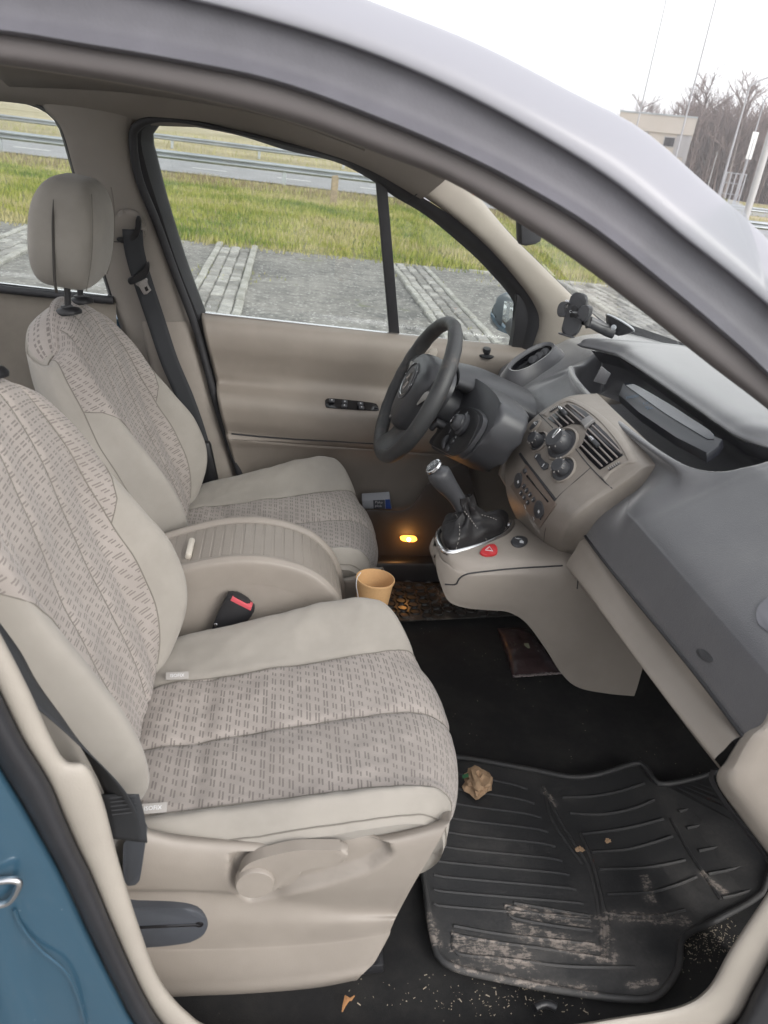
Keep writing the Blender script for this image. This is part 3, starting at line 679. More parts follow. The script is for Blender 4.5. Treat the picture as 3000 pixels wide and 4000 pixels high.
# --- driver's door card: profile swept along the car
prof = [(.747, 1.012), (.735, 1.010), (.712, 1.000), (.700, .975), (.700, .935), (.712, .89), (.718, .855), (.700, .828), (.664, .806), (.650, .780), (.652, .735), (.664, .695), (.675, .680), (.681, .676), (.678, .672), (.690, .64), (.704, .56), (.710, .46), (.704, .36)]
def doorx(z): return -.205 + (1.01 - z) * .235
def dsec(t):
    out = []
    for k, (y, z) in enumerate(prof):
        x0 = doorx(z); x = x0 + (.98 - x0) * t; arm = max(0, 1 - abs(t - .48) / .50)
        yy = y + (0 if z > .84 or z < .69 else .022 * (1 - min(1, arm * 1.6)))
        out.append(V((x, yy, z - .018 * t * (1 if z > .8 else .4))))
    return out
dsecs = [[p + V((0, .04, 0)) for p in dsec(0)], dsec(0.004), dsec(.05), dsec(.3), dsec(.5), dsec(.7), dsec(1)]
door = loft('driver_door', dsecs, 60, 150, Mat('door_card_shaded_beige', (.225, .196, .168), .55).grain(tint=.06).m, car)  # the same beige plastic made darker; the door's shade is in the colour
dbv = surf(door)
tube('panel_seam', [hit(dbv, a, b)[0] for a, b in ((500, 937), (560, 943), (640, 949), (720, 953), (800, 958), (860, 962))], .0025, rubber, door, 6)
ps, pn = patch('window_switch_panel', [(702, 866), (712, 862), (806, 872), (816, 878), (818, 888), (806, 888), (712, 882), (703, 876)], dbv, .004, .012, gloss_bk, door, .002, smooth=30)
for k, (a, b) in enumerate(((716, 869), (744, 872), (743, 880), (778, 876), (780, 884))):
    h, n_ = hit(dbv, a, b); rbox('window_switch', h + pn * .007, (.016, .011, .008), darkpl, door, M=frame(pn), bev=.002)
    text('switch_symbol', '\u25AA' if k else '\u25AA', h + pn * .0118, pn, (0, 0, 1), .012, white_pr, door)
lk = at(1049, 758, z=1.004); lk.y = .712
lathe('lock_knob', [(.025, 0), (.025, .004), (.012, .006), (.012, .016), (.011, .02), (0.001, .021)], at(1049, 766, y=.715), (0, -.25, 1), blackpl, door, 20)
hl = slab('door_handle_recess', cr([hit(dbv, *p)[0] + V((0, -.004, 0)) for p in ((905, 800), (925, 760), (942, 752), (944, 764), (925, 800), (908, 832))], 24, True), (0, .012, 0), beige_lt, door, .003)
tube('door_handle', [hit(dbv, 890, 800)[0] + V((0, -.012, 0)), hit(dbv, 905, 785)[0] + V((0, -.03, 0)), hit(dbv, 922, 778)[0] + V((0, -.016, 0))], .011, darkpl, door, 8, res=10)
# lower door: pocket lip, speaker ring, step lamp
pk = [(600, 1108), (700, 1104), (780, 1101), (850, 1104), (882, 1098), (902, 1078), (925, 1048), (960, 1020), (1010, 1000)]
low = [(600, 1215), (700, 1212), (780, 1210), (850, 1209), (890, 1208), (930, 1206), (970, 1200), (1010, 1196), (1060, 1180)]
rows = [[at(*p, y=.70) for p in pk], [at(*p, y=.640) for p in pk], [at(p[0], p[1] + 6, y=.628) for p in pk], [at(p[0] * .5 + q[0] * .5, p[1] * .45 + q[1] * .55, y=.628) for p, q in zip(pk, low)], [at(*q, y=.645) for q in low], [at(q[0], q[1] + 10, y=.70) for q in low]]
pocket = loft('door_pocket', rows, 30, 50, Mat('shaded_dark_plastic', (.045, .038, .034), .55).grain(tint=.06).m, car, param=True)  # dark plastic, its colour deepened further to stand in for footwell shade
pkb = surf(pocket)
lh = at(883, 1165, y=.617); Ml = frame((-.05, -1, .05))
lamp = slab('step_lamp', [lh + Ml @ V((.026 * (abs(cos(t)) ** .6) * (1 if cos(t) > 0 else -1), .008 * sin(t), 0)) for t in [i * pi / 14 for i in range(28)]], (0, .012, 0), lampm, pocket, .002)
lathe('bulb', [(.0005, .007), (.0045, .005), (.006, 0)], lh + V((0, -.001, 0)), (0, -1, 0), bulbm, lamp, 12)
pl = bpy.data.lights.new('step_lamp_light', 'POINT'); pl.energy = .11; pl.color = (1, .42, .10); pl.shadow_soft_size = .012
plo = bpy.data.objects.new('step_lamp_light', pl); COL.objects.link(plo); plo.location = lh + V((0, -.03, -.006))
# driver side sill
slab('door_sill', [at(*p, y=.60) for p in ((540, 1218), (940, 1214), (1000, 1260), (540, 1262))], (0, .14, 0), blackpl, car, .012, 3)

# --- floor: carpet that climbs to the toe board
def floorz(x, y): return .255 + (.55 * max(0, x - .98) ** 1.0 if x > .98 else 0) + .0
rows = [[V((x, y, floorz(x, y) + .004 * noise.noise(V((x * 9, y * 9, 0))))) for y in [-.74 + 1.48 * k / 60 for k in range(61)]] for x in [-1.2 + 2.75 * i / 110 for i in range(111)]]
gridmesh('floor_carpet', rows, carpet, car)
slab('bulkhead', [V((1.5, -.76, .2)), V((1.5, .76, .2)), V((1.3, .76, 1.0)), V((1.3, -.76, 1.0))], (.02, 0, 0), carpet, car)
slab('underbody', [V((-2.2, -.80, .20)), V((-2.2, .80, .20)), V((1.6, .80, .20)), V((1.6, -.80, .20))], (0, 0, .04), blackpl, car)
slab('outer_door_skin', [V((-2.2, .80, .24)), V((1.5, .80, .24)), V((1.5, .80, .95)), V((-2.2, .80, .98))], (0, .05, 0), paint, car, .02)

# --- near side: aperture frame (inner trim, rubber, painted sill)
I0 = [(-240, 1010), (-90, 1210), (0, 1368), (60, 1484), (108, 1588), (142, 1642), (188, 1654), (222, 1728), (258, 1866), (300, 2000), (342, 2110), (402, 2184), (470, 2222), (650, 2250), (900, 2248), (1150, 2226), (1329, 2198), (1464, 2174), (1529, 2133), (1579, 2048), (1659, 1928), (1760, 1780), (1850, 1640)]
I1 = [(-300, 1040), (-150, 1240), (-50, 1400), (10, 1520), (50, 1600), (105, 1690), (135, 1762), (165, 1830), (195, 1890), (250, 2020), (305, 2140), (352, 2215), (420, 2270), (650, 2305), (900, 2300), (1150, 2290), (1380, 2275), (1520, 2250), (1590, 2212), (1630, 2140), (1680, 2050), (1780, 1890), (1880, 1720)]
I2 = [(-360, 1090), (-220, 1290), (-120, 1440), (-55, 1560), (0, 1655), (50, 1738), (88, 1805), (120, 1862), (150, 1922), (200, 2030), (255, 2140), (300, 2220), (400, 2320), (650, 2370), (900, 2370), (1150, 2360), (1400, 2345), (1560, 2320), (1640, 2250), (1690, 2180), (1740, 2090), (1830, 1940), (1930, 1760)]
I3 = [(-520, 1190), (-420, 1350), (-340, 1500), (-280, 1620), (-230, 1720), (-190, 1800), (-160, 1880), (-140, 1950), (-120, 2030), (-90, 2140), (-50, 2240), (0, 2360), (200, 2600), (650, 2700), (900, 2700), (1150, 2700), (1450, 2700), (1750, 2600), (1900, 2450), (1960, 2300), (2010, 2180), (2060, 2040), (2100, 1860)]
def NS(E, y): return [at(a, b, y=y) for a, b in E]
def low3(name, secs, mat, nu): return loft(name, secs, nu, 150, mat, car, param=True)
def shift(E, k): return [(a + k * .8, b - k * .7) if i < 11 else (a, b - k) if i < 18 else (a - k * .8, b - k * .5) for i, (a, b) in enumerate(E)]
def mixE(A_, B_, t): return [(a[0] + (b[0] - a[0]) * t, a[1] + (b[1] - a[1]) * t) for a, b in zip(A_, B_)]
trim = low3('aperture_trim', [NS(shift(I0, -2), -.60), NS(shift(I0, -1), -.68), NS(I0, -.735), NS(mixE(I0, I1, .12), -.750), NS(mixE(I0, I1, .5), -.757), NS(mixE(I0, I1, .9), -.757), NS(I1, -.745)], beige_lt, 24)
low3('aperture_rubber', [NS(mixE(I0, I1, .96), -.735), NS(mixE(I1, I2, .03), -.768), NS(mixE(I1, I2, .4), -.785), NS(mixE(I1, I2, .85), -.780), NS(I2, -.762)], rubber, 14)
low3('painted_sill', [NS(mixE(I1, I2, .97), -.755), NS(mixE(I2, I3, .04), -.772), NS(mixE(I2, I3, .3), -.785), NS(mixE(I2, I3, .62), -.80), NS(I3, -.85)], paint, 20)
tube('door_striker', [at(*p, y=-.80) for p in ((-40, 1912), (10, 1902), (38, 1903), (40, 1915), (28, 1938), (10, 1952), (-40, 1962))], .0042, chrome, car, 10, res=30)
slab('striker_plate', cr([at(*p, y=-.793) for p in ((-60, 1890), (-14, 1890), (-8, 1930), (-14, 1975), (-60, 1975))], 24, True), (0, .004, 0), steel, car, .001)
tube('paint_crease', [at(*p, y=-.7925) for p in ((30, 1965), (45, 2000), (85, 2050), (140, 2098), (168, 2150), (190, 2230))], .0022, paint, car, 6, res=30)
# near front foot of the windscreen pillar and dash end
kp = [[at(*p, y=y) for p in E_] for E_, y in (
    ([(1662, 1520), (1640, 1560), (1606, 1585), (1570, 1640), (1548, 1688), (1600, 1766), (1662, 1850), (1740, 1960)], -.690),
    ([(1668, 1522), (1646, 1562), (1612, 1588), (1577, 1642), (1556, 1686), (1607, 1762), (1668, 1842), (1745, 1950)], -.722),
    ([(1700, 1528), (1680, 1570), (1655, 1600), (1632, 1650), (1622, 1690), (1660, 1742), (1710, 1800), (1770, 1900)], -.745),
    ([(1900, 1540), (1900, 1590), (1900, 1620), (1900, 1660), (1900, 1690), (1900, 1720), (1900, 1760), (1900, 1850)], -.750))]
loft('kick_trim', kp, 16, 50, beige, car, param=True)
kp2 = [[at(*p, y=y) for p in E_] for E_, y in (
    ([(1535, 1662), (1534, 1690), (1580, 1760), (1640, 1840), (1720, 1950)], -.66), ([(1546, 1664), (1545, 1690), (1590, 1762), (1650, 1842), (1730, 1950)], -.705))]
loft('dash_end_edge', kp2, 6, 40, rubber, car, param=True)
# ================================================================== dashboard
def sm(a, b, x):
    t = max(0, min(1, (x - a) / (b - a))); return t * t * (3 - 2 * t)
YS = [-.735, -.70, -.62, -.52, -.42, -.36, -.32, -.29, -.26, -.22, -.16, -.08, 0, .08, .16, .24, .30, .345, .375, .40, .425, .45, .475, .50, .56, .62, .68, .735]
def dashprof(y):
    w = sm(-.275, -.205, y) * (1 - sm(.425, .475, y))          # inside the display recess
    e = (abs(y) / .72) ** 3
    ws_ = 1 - sm(.14, .23, abs(y)); yc = (y - .075) / .37; bow = max(0, 1 - yc * yc)
    out_ = [(.628, .835), (.622, .846), (.630, .890), (.640, .936), (.646, .946), (.664, .962), (.700, .988), (.740, 1.014), (.770, 1.034), (.793, 1.050), (.815, 1.066), (.83, 1.073), (.85, 1.081), (.87, 1.087), (.90, 1.093), (.96, 1.099), (1.05, 1.095), (1.2, 1.065), (1.40, 1.01)]
    xr = .748 - .065 * bow ** .6; xh = .815 - .085 * sm(.33, .46, y)
    in_ = [(.628, .835), (.622, .846), (.630, .890), (.640 + .03 * ws_, .936), (.646 + .035 * ws_, .946), (.664 + .035 * ws_, .97), (xr + .012 * ws_, 1.014), (xr, 1.035), (xr + .010, 1.040), (xr + .020, 1.030), (xr + .034, .992), (xr + .10, .980), (xh + .085, 1.020), (xh + .055, 1.080), (xh + .004, 1.092), (xh + .003, 1.102), (xh + .06, 1.118), (1.12, 1.108), (1.40, 1.01)]
    pts = []; lift_ = .020 * sm(.15, .68, -y)
    out_[0] = (.628, .835 + lift_); out_[1] = (.622, .846 + lift_); out_[2] = (.630, .890 + lift_ * .5); in_[0], in_[1], in_[2] = out_[0], out_[1], out_[2]
    for (a, b), (c, d) in zip(out_, in_): pts.append(V((a + (c - a) * w, y, b + (d - b) * w - .03 * e * sm(.95, 1.06, b))))
    return pts
# the dash is widest in the middle of the car and falls away to the windscreen pillars
dash = loft('dashboard', [dashprof(y) for y in YS], 190, 120, dashm, car, param=True, ang=40)
dash.data.update()
dbvh = surf(dash)
tube('dash_seam', [dashprof(-.735 + 1.47 * k / 40)[1] + V((-.001, 0, -.004)) for k in range(41)], .003, rubber, dash, 6)
# glass display lying in the recess
c1d = zoomed(1900, 1200, 1100 / 1659)
dc = [(1346, 826), (1440, 884), (1500, 920), (1541, 944), (1561, 948), (1552, 962), (1526, 980), (1460, 944), (1380, 890), (1336, 852)]
D0, D1, D2 = at(1344, 826, x=.772), at(1545, 945, x=.790), at(1526, 981, x=.752); dn_ = (D1 - D0).cross(D2 - D0).normalized()
if dn_.dot(CAM - D0) < 0: dn_ = -dn_
dp = [onp(a, b, D0, dn_) for a, b in dc]
disp = slab('display', dp, dn_ * -.02, Mat('smoked_panel', (.012, .013, .018), .4).m, dash, .003)
slab('display_glass', cr([onp(*c1d(*p), D0 + dn_ * .0015, dn_) for p in ((806, 444), (880, 458), (1060, 560), (1200, 650), (1335, 742), (1330, 786), (1290, 768), (1180, 702), (1050, 622), (900, 515))], 40, True), dn_ * -.003, screen, dash, .0008)
up_ = (D0 + D1) * .5 - (onp(1440, 930, D0, dn_)); up_.normalize()
cy = Mat('display_figures', (.03, .07, .12), .5).m
for a, b, s_, t_ in ((1352, 851, .010, 'i'), (1366, 858, .018, '000'), (1381, 868, .008, 'l'), (1394, 872, .014, '12'), (1404, 883, .012, 'ER'), (1398, 880, .008, '88')):
    text('display_figure', t_, onp(a, b, D0, dn_) + dn_ * .001, dn_, up_, s_, cy, disp, extrude=0)
slab('display_divider', [at(*p, y=.20) for p in ((1282, 823), (1298, 790), (1318, 806), (1306, 830))], (0, -.004, 0), dashm, dash, .001)
loft('hood_lip', [[dashprof(y)[14] + V((-.002, 0, -.002)) for y in YS[6:20]], [dashprof(y)[14] + V((.03, 0, -.03)) for y in YS[6:20]]], 4, 60, darkpl, dash, param=True)
patch('airbag_cover_mark', [(1507, 1402), (1524, 1405), (1538, 1420), (1538, 1430), (1522, 1428), (1507, 1414)], dbvh, .0012, .003, darkpl, dash, .0006, smooth=24)
# grab recess at the passenger end
h0_, n0_ = hit(dbvh, 1642, 1330)
gp_ = cr([onp(*p, h0_ + n0_ * .002, n0_) for p in ((1634, 1322), (1645, 1298), (1668, 1290), (1700, 1330), (1690, 1368), (1655, 1362), (1637, 1344))], 26, True)
slab('grab_recess', gp_, n0_ * -.01, Mat('grey_recess', (.125, .125, .14), .5).m, dash, .0018)
patch('worn_sticker_trace', [(1140, 792), (1160, 785), (1172, 790), (1165, 800), (1146, 803)], dbvh, .0008, .002, label_gr, dash, smooth=14)
# far vent pod near the driver's door
cz = at(1148, 772, y=.56); vpod = []
vx = (at(1200, 737, y=.585) - at(1098, 803, y=.51)).normalized()
vn = V((-.62, -.42, .66)); vn = (vn - vx * vn.dot(vx)).normalized(); Mv = Matrix((vx, vn.cross(vx), vn)).transposed()
def vel(a, b, r, h, n=36): return [cz + Mv @ V((a * abs(cos(t)) ** .8 * (1 if cos(t) > 0 else -1), b * sin(t), h)) for t in [2 * pi * k / n for k in range(n)]]
pod = gridmesh('side_vent', [vel(.13, .075, 0, -.10), vel(.105, .056, 0, -.03), vel(.086, .040, 0, -.006), vel(.078, .033, 0, .004), vel(.072, .027, 0, .001), vel(.069, .025, 0, -.006)], dashm, car, closed=True)
gridmesh('vent_well', [vel(.070, .026, 0, -.003), vel(.062, .022, 0, -.022), vel(.03, .01, 0, -.024), vel(.001, .001, 0, -.024)], gloss_bk, pod, closed=True)
for k, t in enumerate((-.008, .014, .036)):
    c = cz + Mv @ V((t + .01, -.003, -.012)); lathe('vent_louvre', [(.0005, .012), (.010, .010), (.014, .002), (.014, -.006)], c, (Mv @ V((-.5, -.2, 1))), darkpl, pod, 16, sy=1.15)
# lower dash: pale panel under the dark band, knee panels
lp = [[(1226, 1226), (1272, 1284), (1330, 1362), (1400, 1456), (1470, 1548), (1548, 1646)], [(1262, 1158), (1310, 1232), (1372, 1322), (1446, 1418), (1520, 1508), (1592, 1594)]]
yy = [-.118, -.24, -.36, -.49, -.60, -.705]
rows = [[at(*p, y=y) + V((.045, 0, -.05)) for p, y in zip(lp[0], yy)], [at(*p, y=y) + V((.004, 0, -.004)) for p, y in zip(lp[0], yy)], [at(a * .88 + c * .12, b * .88 + d * .12, y=y) + V((-.006, 0, 0)) for (a, b), (c, d), y in zip(lp[0], lp[1], yy)], [at((a + c) / 2, (b + d) / 2, y=y) + V((-.004, 0, 0)) for (a, b), (c, d), y in zip(lp[0], lp[1], yy)], [at(*p, y=y) for p, y in zip(lp[1], yy)], [at(*p, y=y) + V((.03, 0, .004)) for p, y in zip(lp[1], yy)]]
lower = loft('lower_dash_panel', rows, 30, 60, beige, car, param=True)
tube('panel_seam', [at(1252, 1272, y=-.165) + V((-.005, 0, 0)), at(1262, 1238, y=-.165) + V((-.009, 0, 0)), at(1284, 1212, y=-.175) + V((-.006, 0, 0)), at(1292, 1205, y=-.18) + V((0, 0, 0))], .0013, rubber, lower, 6, res=14)
loft('under_dash', [[V((.66, y, .80)), V((.85, y, .70)), V((1.25, y, .62))] for y in (-.72, -.1, .1, .72)], 12, 12, blackpl, car)
loft('knee_panel', [[V((.60 + .03 * abs(y - .37), y, .90)), V((.615, y, .80)), V((.66, y, .70)), V((.75, y, .66)), V((1.1, y, .62))] for y in (.13, .3, .5, .74)], 16, 16, darkpl, car)

# ================================================================== centre stack
SL = [((1243, 846), .14, .05), ((1220, 857), .145, .006), ((1165, 893), .15, 0), ((1124, 935), .15, 0), ((1099, 983), .15, 0), ((1092, 1031), .14, 0), ((1098, 1078), .125, 0), ((1122, 1130), .095, 0), ((1152, 1165), .05, 0), ((1184, 1192), .005, 0)]
SR = [((1426, 1006), -.155, .03), ((1399, 1003), -.152, .0), ((1360, 1026), -.152, 0), ((1322, 1053), -.150, 0), ((1276, 1082), -.147, 0), ((1241, 1112), -.142, 0), ((1222, 1138), -.128, 0), ((1211, 1160), -.105, 0), ((1207, 1180), -.075, 0), ((1201, 1197), -.03, 0)]
rows = []
for (a, ya, da), (b, yb, db) in zip(SL, SR):
    P_, Q_ = at(*a, y=ya) + V((da, 0, 0)), at(*b, y=yb) + V((db, 0, 0)); r = []
    for t in (0, .06, .25, .5, .75, .94, 1):
        q = P_.lerp(Q_, t); r.append(q + V((-.016, 0, .010)) * (1 - (2 * t - 1) ** 2))
    back = V((.055, 0, -.02))
    rows.append([P_ + V((.07, .006, -.02)), P_ + V((.012, .004, -.004))] + r + [Q_ + V((.012, -.004, -.004)), Q_ + V((.07, -.006, -.02))])
bt = [p + V((.05, 0, -.015)) for p in rows[-1]]; rows.append([p + V((.014, 0, -.010)) for p in rows[-1]]); rows.append([p + V((.05, 0, -.012)) for p in rows[-1]])
stack = loft('centre_stack', rows, 110, 90, stackm, car, param=True)
sb = surf(stack)
c1 = zoomed(1900, 1200, 1100 / 1659); c2 = zoomed(1900, 1500, 600 / 1659)
def sh(a, b): return hit(sb, *c2(a, b))
sn = hit(sb, *c2(700, 700))[1]
def groove(pts, r=.0012, m_=None, res=0):
    return tube('panel_seam', cr([sh(*p)[0] for p in pts], res or len(pts) * 4), r, m_ or rubber, stack, 5)
groove([(570, 325), (700, 455), (790, 540)]); groove([(955, 690), (1100, 870), (1280, 1060), (1360, 1130)])
groove([(745, 1255), (800, 1190), (960, 1050), (1130, 900)], .0007); groove([(365, 755), (440, 860), (590, 1050), (748, 1255)], .0035); groove([(300, 690), (350, 610), (395, 580)], .005, darkpl)
groove([(620, 1700), (640, 1560), (745, 1255)], .0006)
# vent mouths and slats
for nm, mouth, slats, wheel, dialp in (('upper', [(665, 372), (880, 215), (960, 235), (1070, 300), (1165, 385), (1075, 470), (1010, 440), (925, 430), (850, 462), (800, 480)],
      [((705, 350), (820, 470)), ((750, 318), (890, 440)), ((795, 288), (950, 430)), ((840, 255), (1035, 425)), ((885, 225), (1090, 390))], (840, 320), ((690, 305), (790, 240))),
    ('lower', [(1000, 690), (1045, 640), (1070, 560), (1090, 490), (1165, 410), (1300, 540), (1410, 660), (1480, 770), (1225, 930), (1110, 820)],
      [((1025, 665), (1255, 895)), ((1060, 610), (1310, 860)), ((1080, 540), (1365, 830)), ((1105, 490), (1420, 800)), ((1150, 455), (1465, 755))], (1180, 645), ((1320, 930), (1450, 855)))):
    v_, vn_ = conform('air_vent', [c2(*p) for p in mouth], sb, .0012, gloss_bk, stack, 90, 10)
    for a, b in slats:
        tube('vent_slat', [sh(a[0] + (b[0] - a[0]) * u / 5, a[1] + (b[1] - a[1]) * u / 5)[0] + vn_ * .0028 for u in range(6)], .0019, bpy.data.materials.get('slat_grey') or Mat('slat_grey', (.20, .175, .165), .4).m, stack, 6)
    h, _ = sh(*wheel); d_ = (sh(slats[2][1][0], slats[2][1][1])[0] - sh(slats[2][0][0], slats[2][0][1])[0]); M_ = frame(vn_, d_)
    rbox('vent_tab', h + vn_ * .007, (.009, .03, .012), darkpl, stack, M=M_, bev=.003); rbox('vent_tab_chrome', h + vn_ * .014 - d_.normalized() * .006, (.005, .014, .003), chrome, stack, M=M_, bev=.0012)
    a, b = sh(*dialp[0])[0], sh(*dialp[1])[0]; M_ = frame(vn_, b - a); rbox('thumb_wheel', (a + b) / 2 + vn_ * .001, (.006, (b - a).length, .006), darkpl, stack, M=M_, bev=.002)
    for k in range(6): rbox('thumb_wheel_rib', a.lerp(b, (k + .5) / 6) + vn_ * .0045, (.005, .0018, .002), label_gr, stack, M=M_, bev=0)
patch('vent_bridge', [c2(*p) for p in ((1020, 435), (1125, 368), (1178, 410), (1070, 495))], sb, .010, .012, Mat('bridge_grey', (.16, .155, .155), .45).m, stack, .003)
# raised edge round the vents' panel
rim_ = []
for a, b in (((590, 322), (660, 352)), ((700, 245), (730, 262)), ((810, 165), (850, 205)), ((880, 150), (890, 200)), ((980, 178), (960, 220)), ((1140, 250), (1090, 300)), ((1300, 372), (1210, 400)), ((1450, 520), (1345, 555)), ((1560, 680), (1445, 690)), ((1630, 800), (1500, 790)), ((1620, 850), (1512, 830)), ((1500, 880), (1450, 860)), ((1360, 960), (1330, 940)), ((1285, 1050), (1240, 985))):
    rim_.append([sh(a[0] + (b[0] - a[0]) * t, a[1] + (b[1] - a[1]) * t)[0] + sn * l for t, l in ((0, -.002), (.15, .0022), (.5, .0036), (.85, .0022), (1, -.002))])
gridmesh('stack_rim', [[q for q in r] for r in zip(*[crp([r[j] for r in rim_], 80) for j in range(5)])], stackm, stack)
# rotary heater controls
def dial(c, rw, rk, hgt, el, name='heater_knob'):
    h, n_ = sh(*c); ctr = h
    M_ = (0, 0, 1)
    lathe('knob_bezel', [(rw * 1.10, -.002), (rw * 1.08, .003), (rw * 1.0, .0045), (rw * .94, .002), (rw * .93, -.001)], ctr, n_, stackm, stack, 36)
    lathe('knob_well', [(rw * .94, .0005), (rw * .9, .0012), (.0005, .0014)], ctr, n_, darkpl, stack, 36)
    k = lathe(name, [(rk * 1.02, 0), (rk, hgt * .4), (rk * .95, hgt * .85), (rk * .8, hgt), (.0005, hgt * 1.03)], ctr, n_, darkpl, stack, 28)
    M2 = frame(n_)
    for q in range(10):
        a = 2 * pi * q / 10; bm = bmesh.new(); bx(bm, ctr + M2 @ V((cos(a) * rk * .93, sin(a) * rk * .93, hgt * .9)), (.0012, .005, .0016), M2 @ Matrix.Rotation(a - pi / 2, 3, 'Z') @ Matrix.Rotation(0, 3, 'X')); bmobj('dial_tick', bm, label_gr, k)
    return k, ctr, n_, M2
k1, c_, n_, M2 = dial((570, 625), .0225, .0145, .024, 0)
k2, c2_, n2, M22 = dial((815, 650), .036, .0245, .030, 0, 'temperature_knob'); k3, c3, n3, M23 = dial((830, 925), .027, .0165, .024, 0)
rbox('knob_pointer', c2_ + M22 @ V((0, .008, .031)), (.008, .024, .004), chrome, k2, M=M22, bev=.002)
lathe('round_button', [(.0155, -.001), (.0155, .003), (.0125, .0045), (.0005, .002)], sh(525, 460)[0], sh(525, 460)[1], stackm, stack, 24, sx=.75, sy=1.2)
lathe('fan_button', [(.012, 0), (.011, .0052), (.0005, .0062)], sh(528, 458)[0], sh(528, 458)[1], darkpl, stack, 20, sx=.75, sy=1.15)
text('button_symbol', 'AC', sh(545, 440)[0] + sn * .007, sn, (0, 0, 1), .008, white_pr, stack)
patch('demist_button', [c2(*p) for p in ((520, 800), (545, 755), (585, 760), (592, 800), (640, 850), (675, 862), (670, 915), (625, 935), (600, 920), (590, 880), (555, 835))], sb, .0032, .005, darkpl, stack, .0015)
text('button_symbol', '\u00A7', sh(628, 885)[0] + sn * .004, sn, (0, 0, 1), .009, white_pr, stack); text('button_symbol', '\u00A7', sh(552, 785)[0] + sn * .004, sn, (0, 0, 1), .008, white_pr, stack)
# radio
ro = [(268, 1108), (440, 868), (760, 1300), (578, 1556)]
rad, rn = conform('radio', [c2(*p) for p in ro], sb, .0022, Mat('radio_brown', (.15, .118, .098), .4).m, stack, 80, 8)
def rp(a, b, l=.003): return sh(a, b)[0] + rn * l
ru = (rp(440, 868) - rp(268, 1108)).normalized()
s0, s1 = rp(455, 990), rp(680, 1275); rbox('disc_slot', (s0 + s1) / 2, (.004, (s1 - s0).length, .003), gloss_bk, stack, M=frame(rn, s1 - s0), bev=.001)
for k, p in enumerate(((420, 1105), (450, 1150), (487, 1197), (523, 1250), (390, 1178), (425, 1224), (462, 1278))):
    rbox('radio_button', rp(*p, .0035), (.0085, .011, .005), darkpl, stack, M=frame(rn, ru), bev=.002)
    text('button_figure', 'i1234567'[k + 1] if k else 'i', rp(*p, .0064), rn, ru, .007, white_pr, stack)
lathe('radio_dial', [(.0175, 0), (.017, .004), (.013, .005), (.0005, .0042)], rp(360, 1045, .0015), rn, darkpl, stack, 24, sx=.85)
lathe('radio_dial', [(.0195, 0), (.019, .004), (.015, .005), (.0005, .0042)], rp(582, 1355, .0015), rn, darkpl, stack, 24, sx=.9)
text('button_symbol', '\u25A0', rp(372, 1060, .007), rn, ru, .008, white_pr, stack); text('button_symbol', '\u25A0', rp(596, 1380, .007), rn, ru, .008, white_pr, stack); text('button_word', 'MODE', rp(552, 1390, .007), rn, ru, .0042, white_pr, stack)
text('button_word', 'SCAN', rp(430, 1325, .003), rn, ru, .004, white_pr, stack); text('button_word', 'AUDIO', rp(520, 1445, .003), rn, ru, .004, white_pr, stack)
lathe('radio_stud', [(.006, 0), (.005, .004), (.0005, .005)], rp(430, 942, .002), rn, darkpl, stack, 14); lathe('radio_hole', [(.003, 0), (.0005, .001)], rp(596, 1460, .002), rn, gloss_bk, stack, 10)
conform('worn_edge', [c2(*p) for p in ((420, 1310), (455, 1345), (520, 1440), (576, 1560), (578, 1622), (540, 1590), (470, 1470), (425, 1370))], sb, .0008, Mat('scuffed_trim', (.30, .275, .25), .8).grain(500, .6, .0015, tint=.35, tscale=60).m, stack, 40, 5, c=c2(500, 1465))
slab('stack_cheek', [at(*p, y=.165) for p in ((1108, 956), (1135, 980), (1098, 1060), (1080, 1030), (1088, 985))], (0, .02, 0), stackm, stack, .005)

# ================================================================== console under the stack, gear lever
co = [(941, 1172), (938, 1205), (948, 1245), (968, 1290), (1008, 1310), (1060, 1318), (1102, 1324), (1140, 1348), (1180, 1402), (1215, 1456), (1250, 1486), (1310, 1499), (1372, 1505)]
yk = -.108; lowpts = [at(*p, y=y_) for p, y_ in zip(co, [-.012, -.03, -.06, -.085, -.10, -.106] + [yk] * 7)]
lo = cr(lowpts, 60)
def conprof(p, t):
    """cross-section of the console through one point of its underside line; t 0 at the nose, 1 at the floor"""
    return None
top_l = [at(*p, y=y_) for p, y_ in zip(((941, 1172), (950, 1190), (1000, 1186), (1060, 1180), (1120, 1178), (1180, 1184), (1230, 1196), (1300, 1240), (1400, 1330)), [-.005, -.03, -.075] + [-.085] * 6)]
topc = cr(top_l, 60)
rows = []
for k in range(60):
    a, b = topc[k].copy(), lo[k].copy(); t = k / 59
    w = .108 * sqrt(max(.02, 1 - (1 - min(1, t / .26)) ** 2)); ht = min(a.z + .006, .752 + .012 * sm(.1, .4, t))
    if k == 0: b = a + V((-.002, 0, -.03))
    nx = a.x if a.x < b.x else a.x
    half = [V((a.x, 0, ht + .004)), V((a.x, -w * .5, ht + .003)), V((a.x, -w * .86, ht - .003)), V((a.x + (b.x - a.x) * .04, -w * 1.0, ht - .022)), V((a.x + (b.x - a.x) * .25, -w * 1.04, ht + (b.z - ht) * .30)), V((a.x + (b.x - a.x) * .60, -w * 1.03, ht + (b.z - ht) * .62)), V((a.x + (b.x - a.x) * .93, -w * .98, ht + (b.z - ht) * .95)), V((b.x, -w * .86, b.z - .004)), V((b.x + .008, 0, b.z - .008))]
    rows.append(half)
full = [[V((p.x, -p.y * (.42 + .58 * sm(.12, .5, k / 59)), p.z)) for p in r[1:][::-1]] + r for k, r in enumerate(rows)]
console = loft('centre_console', full, 90, 90, beige, car, param=True, caps=False)
cb = surf(console)
def ch(a, b): return hit(cb, a, b)
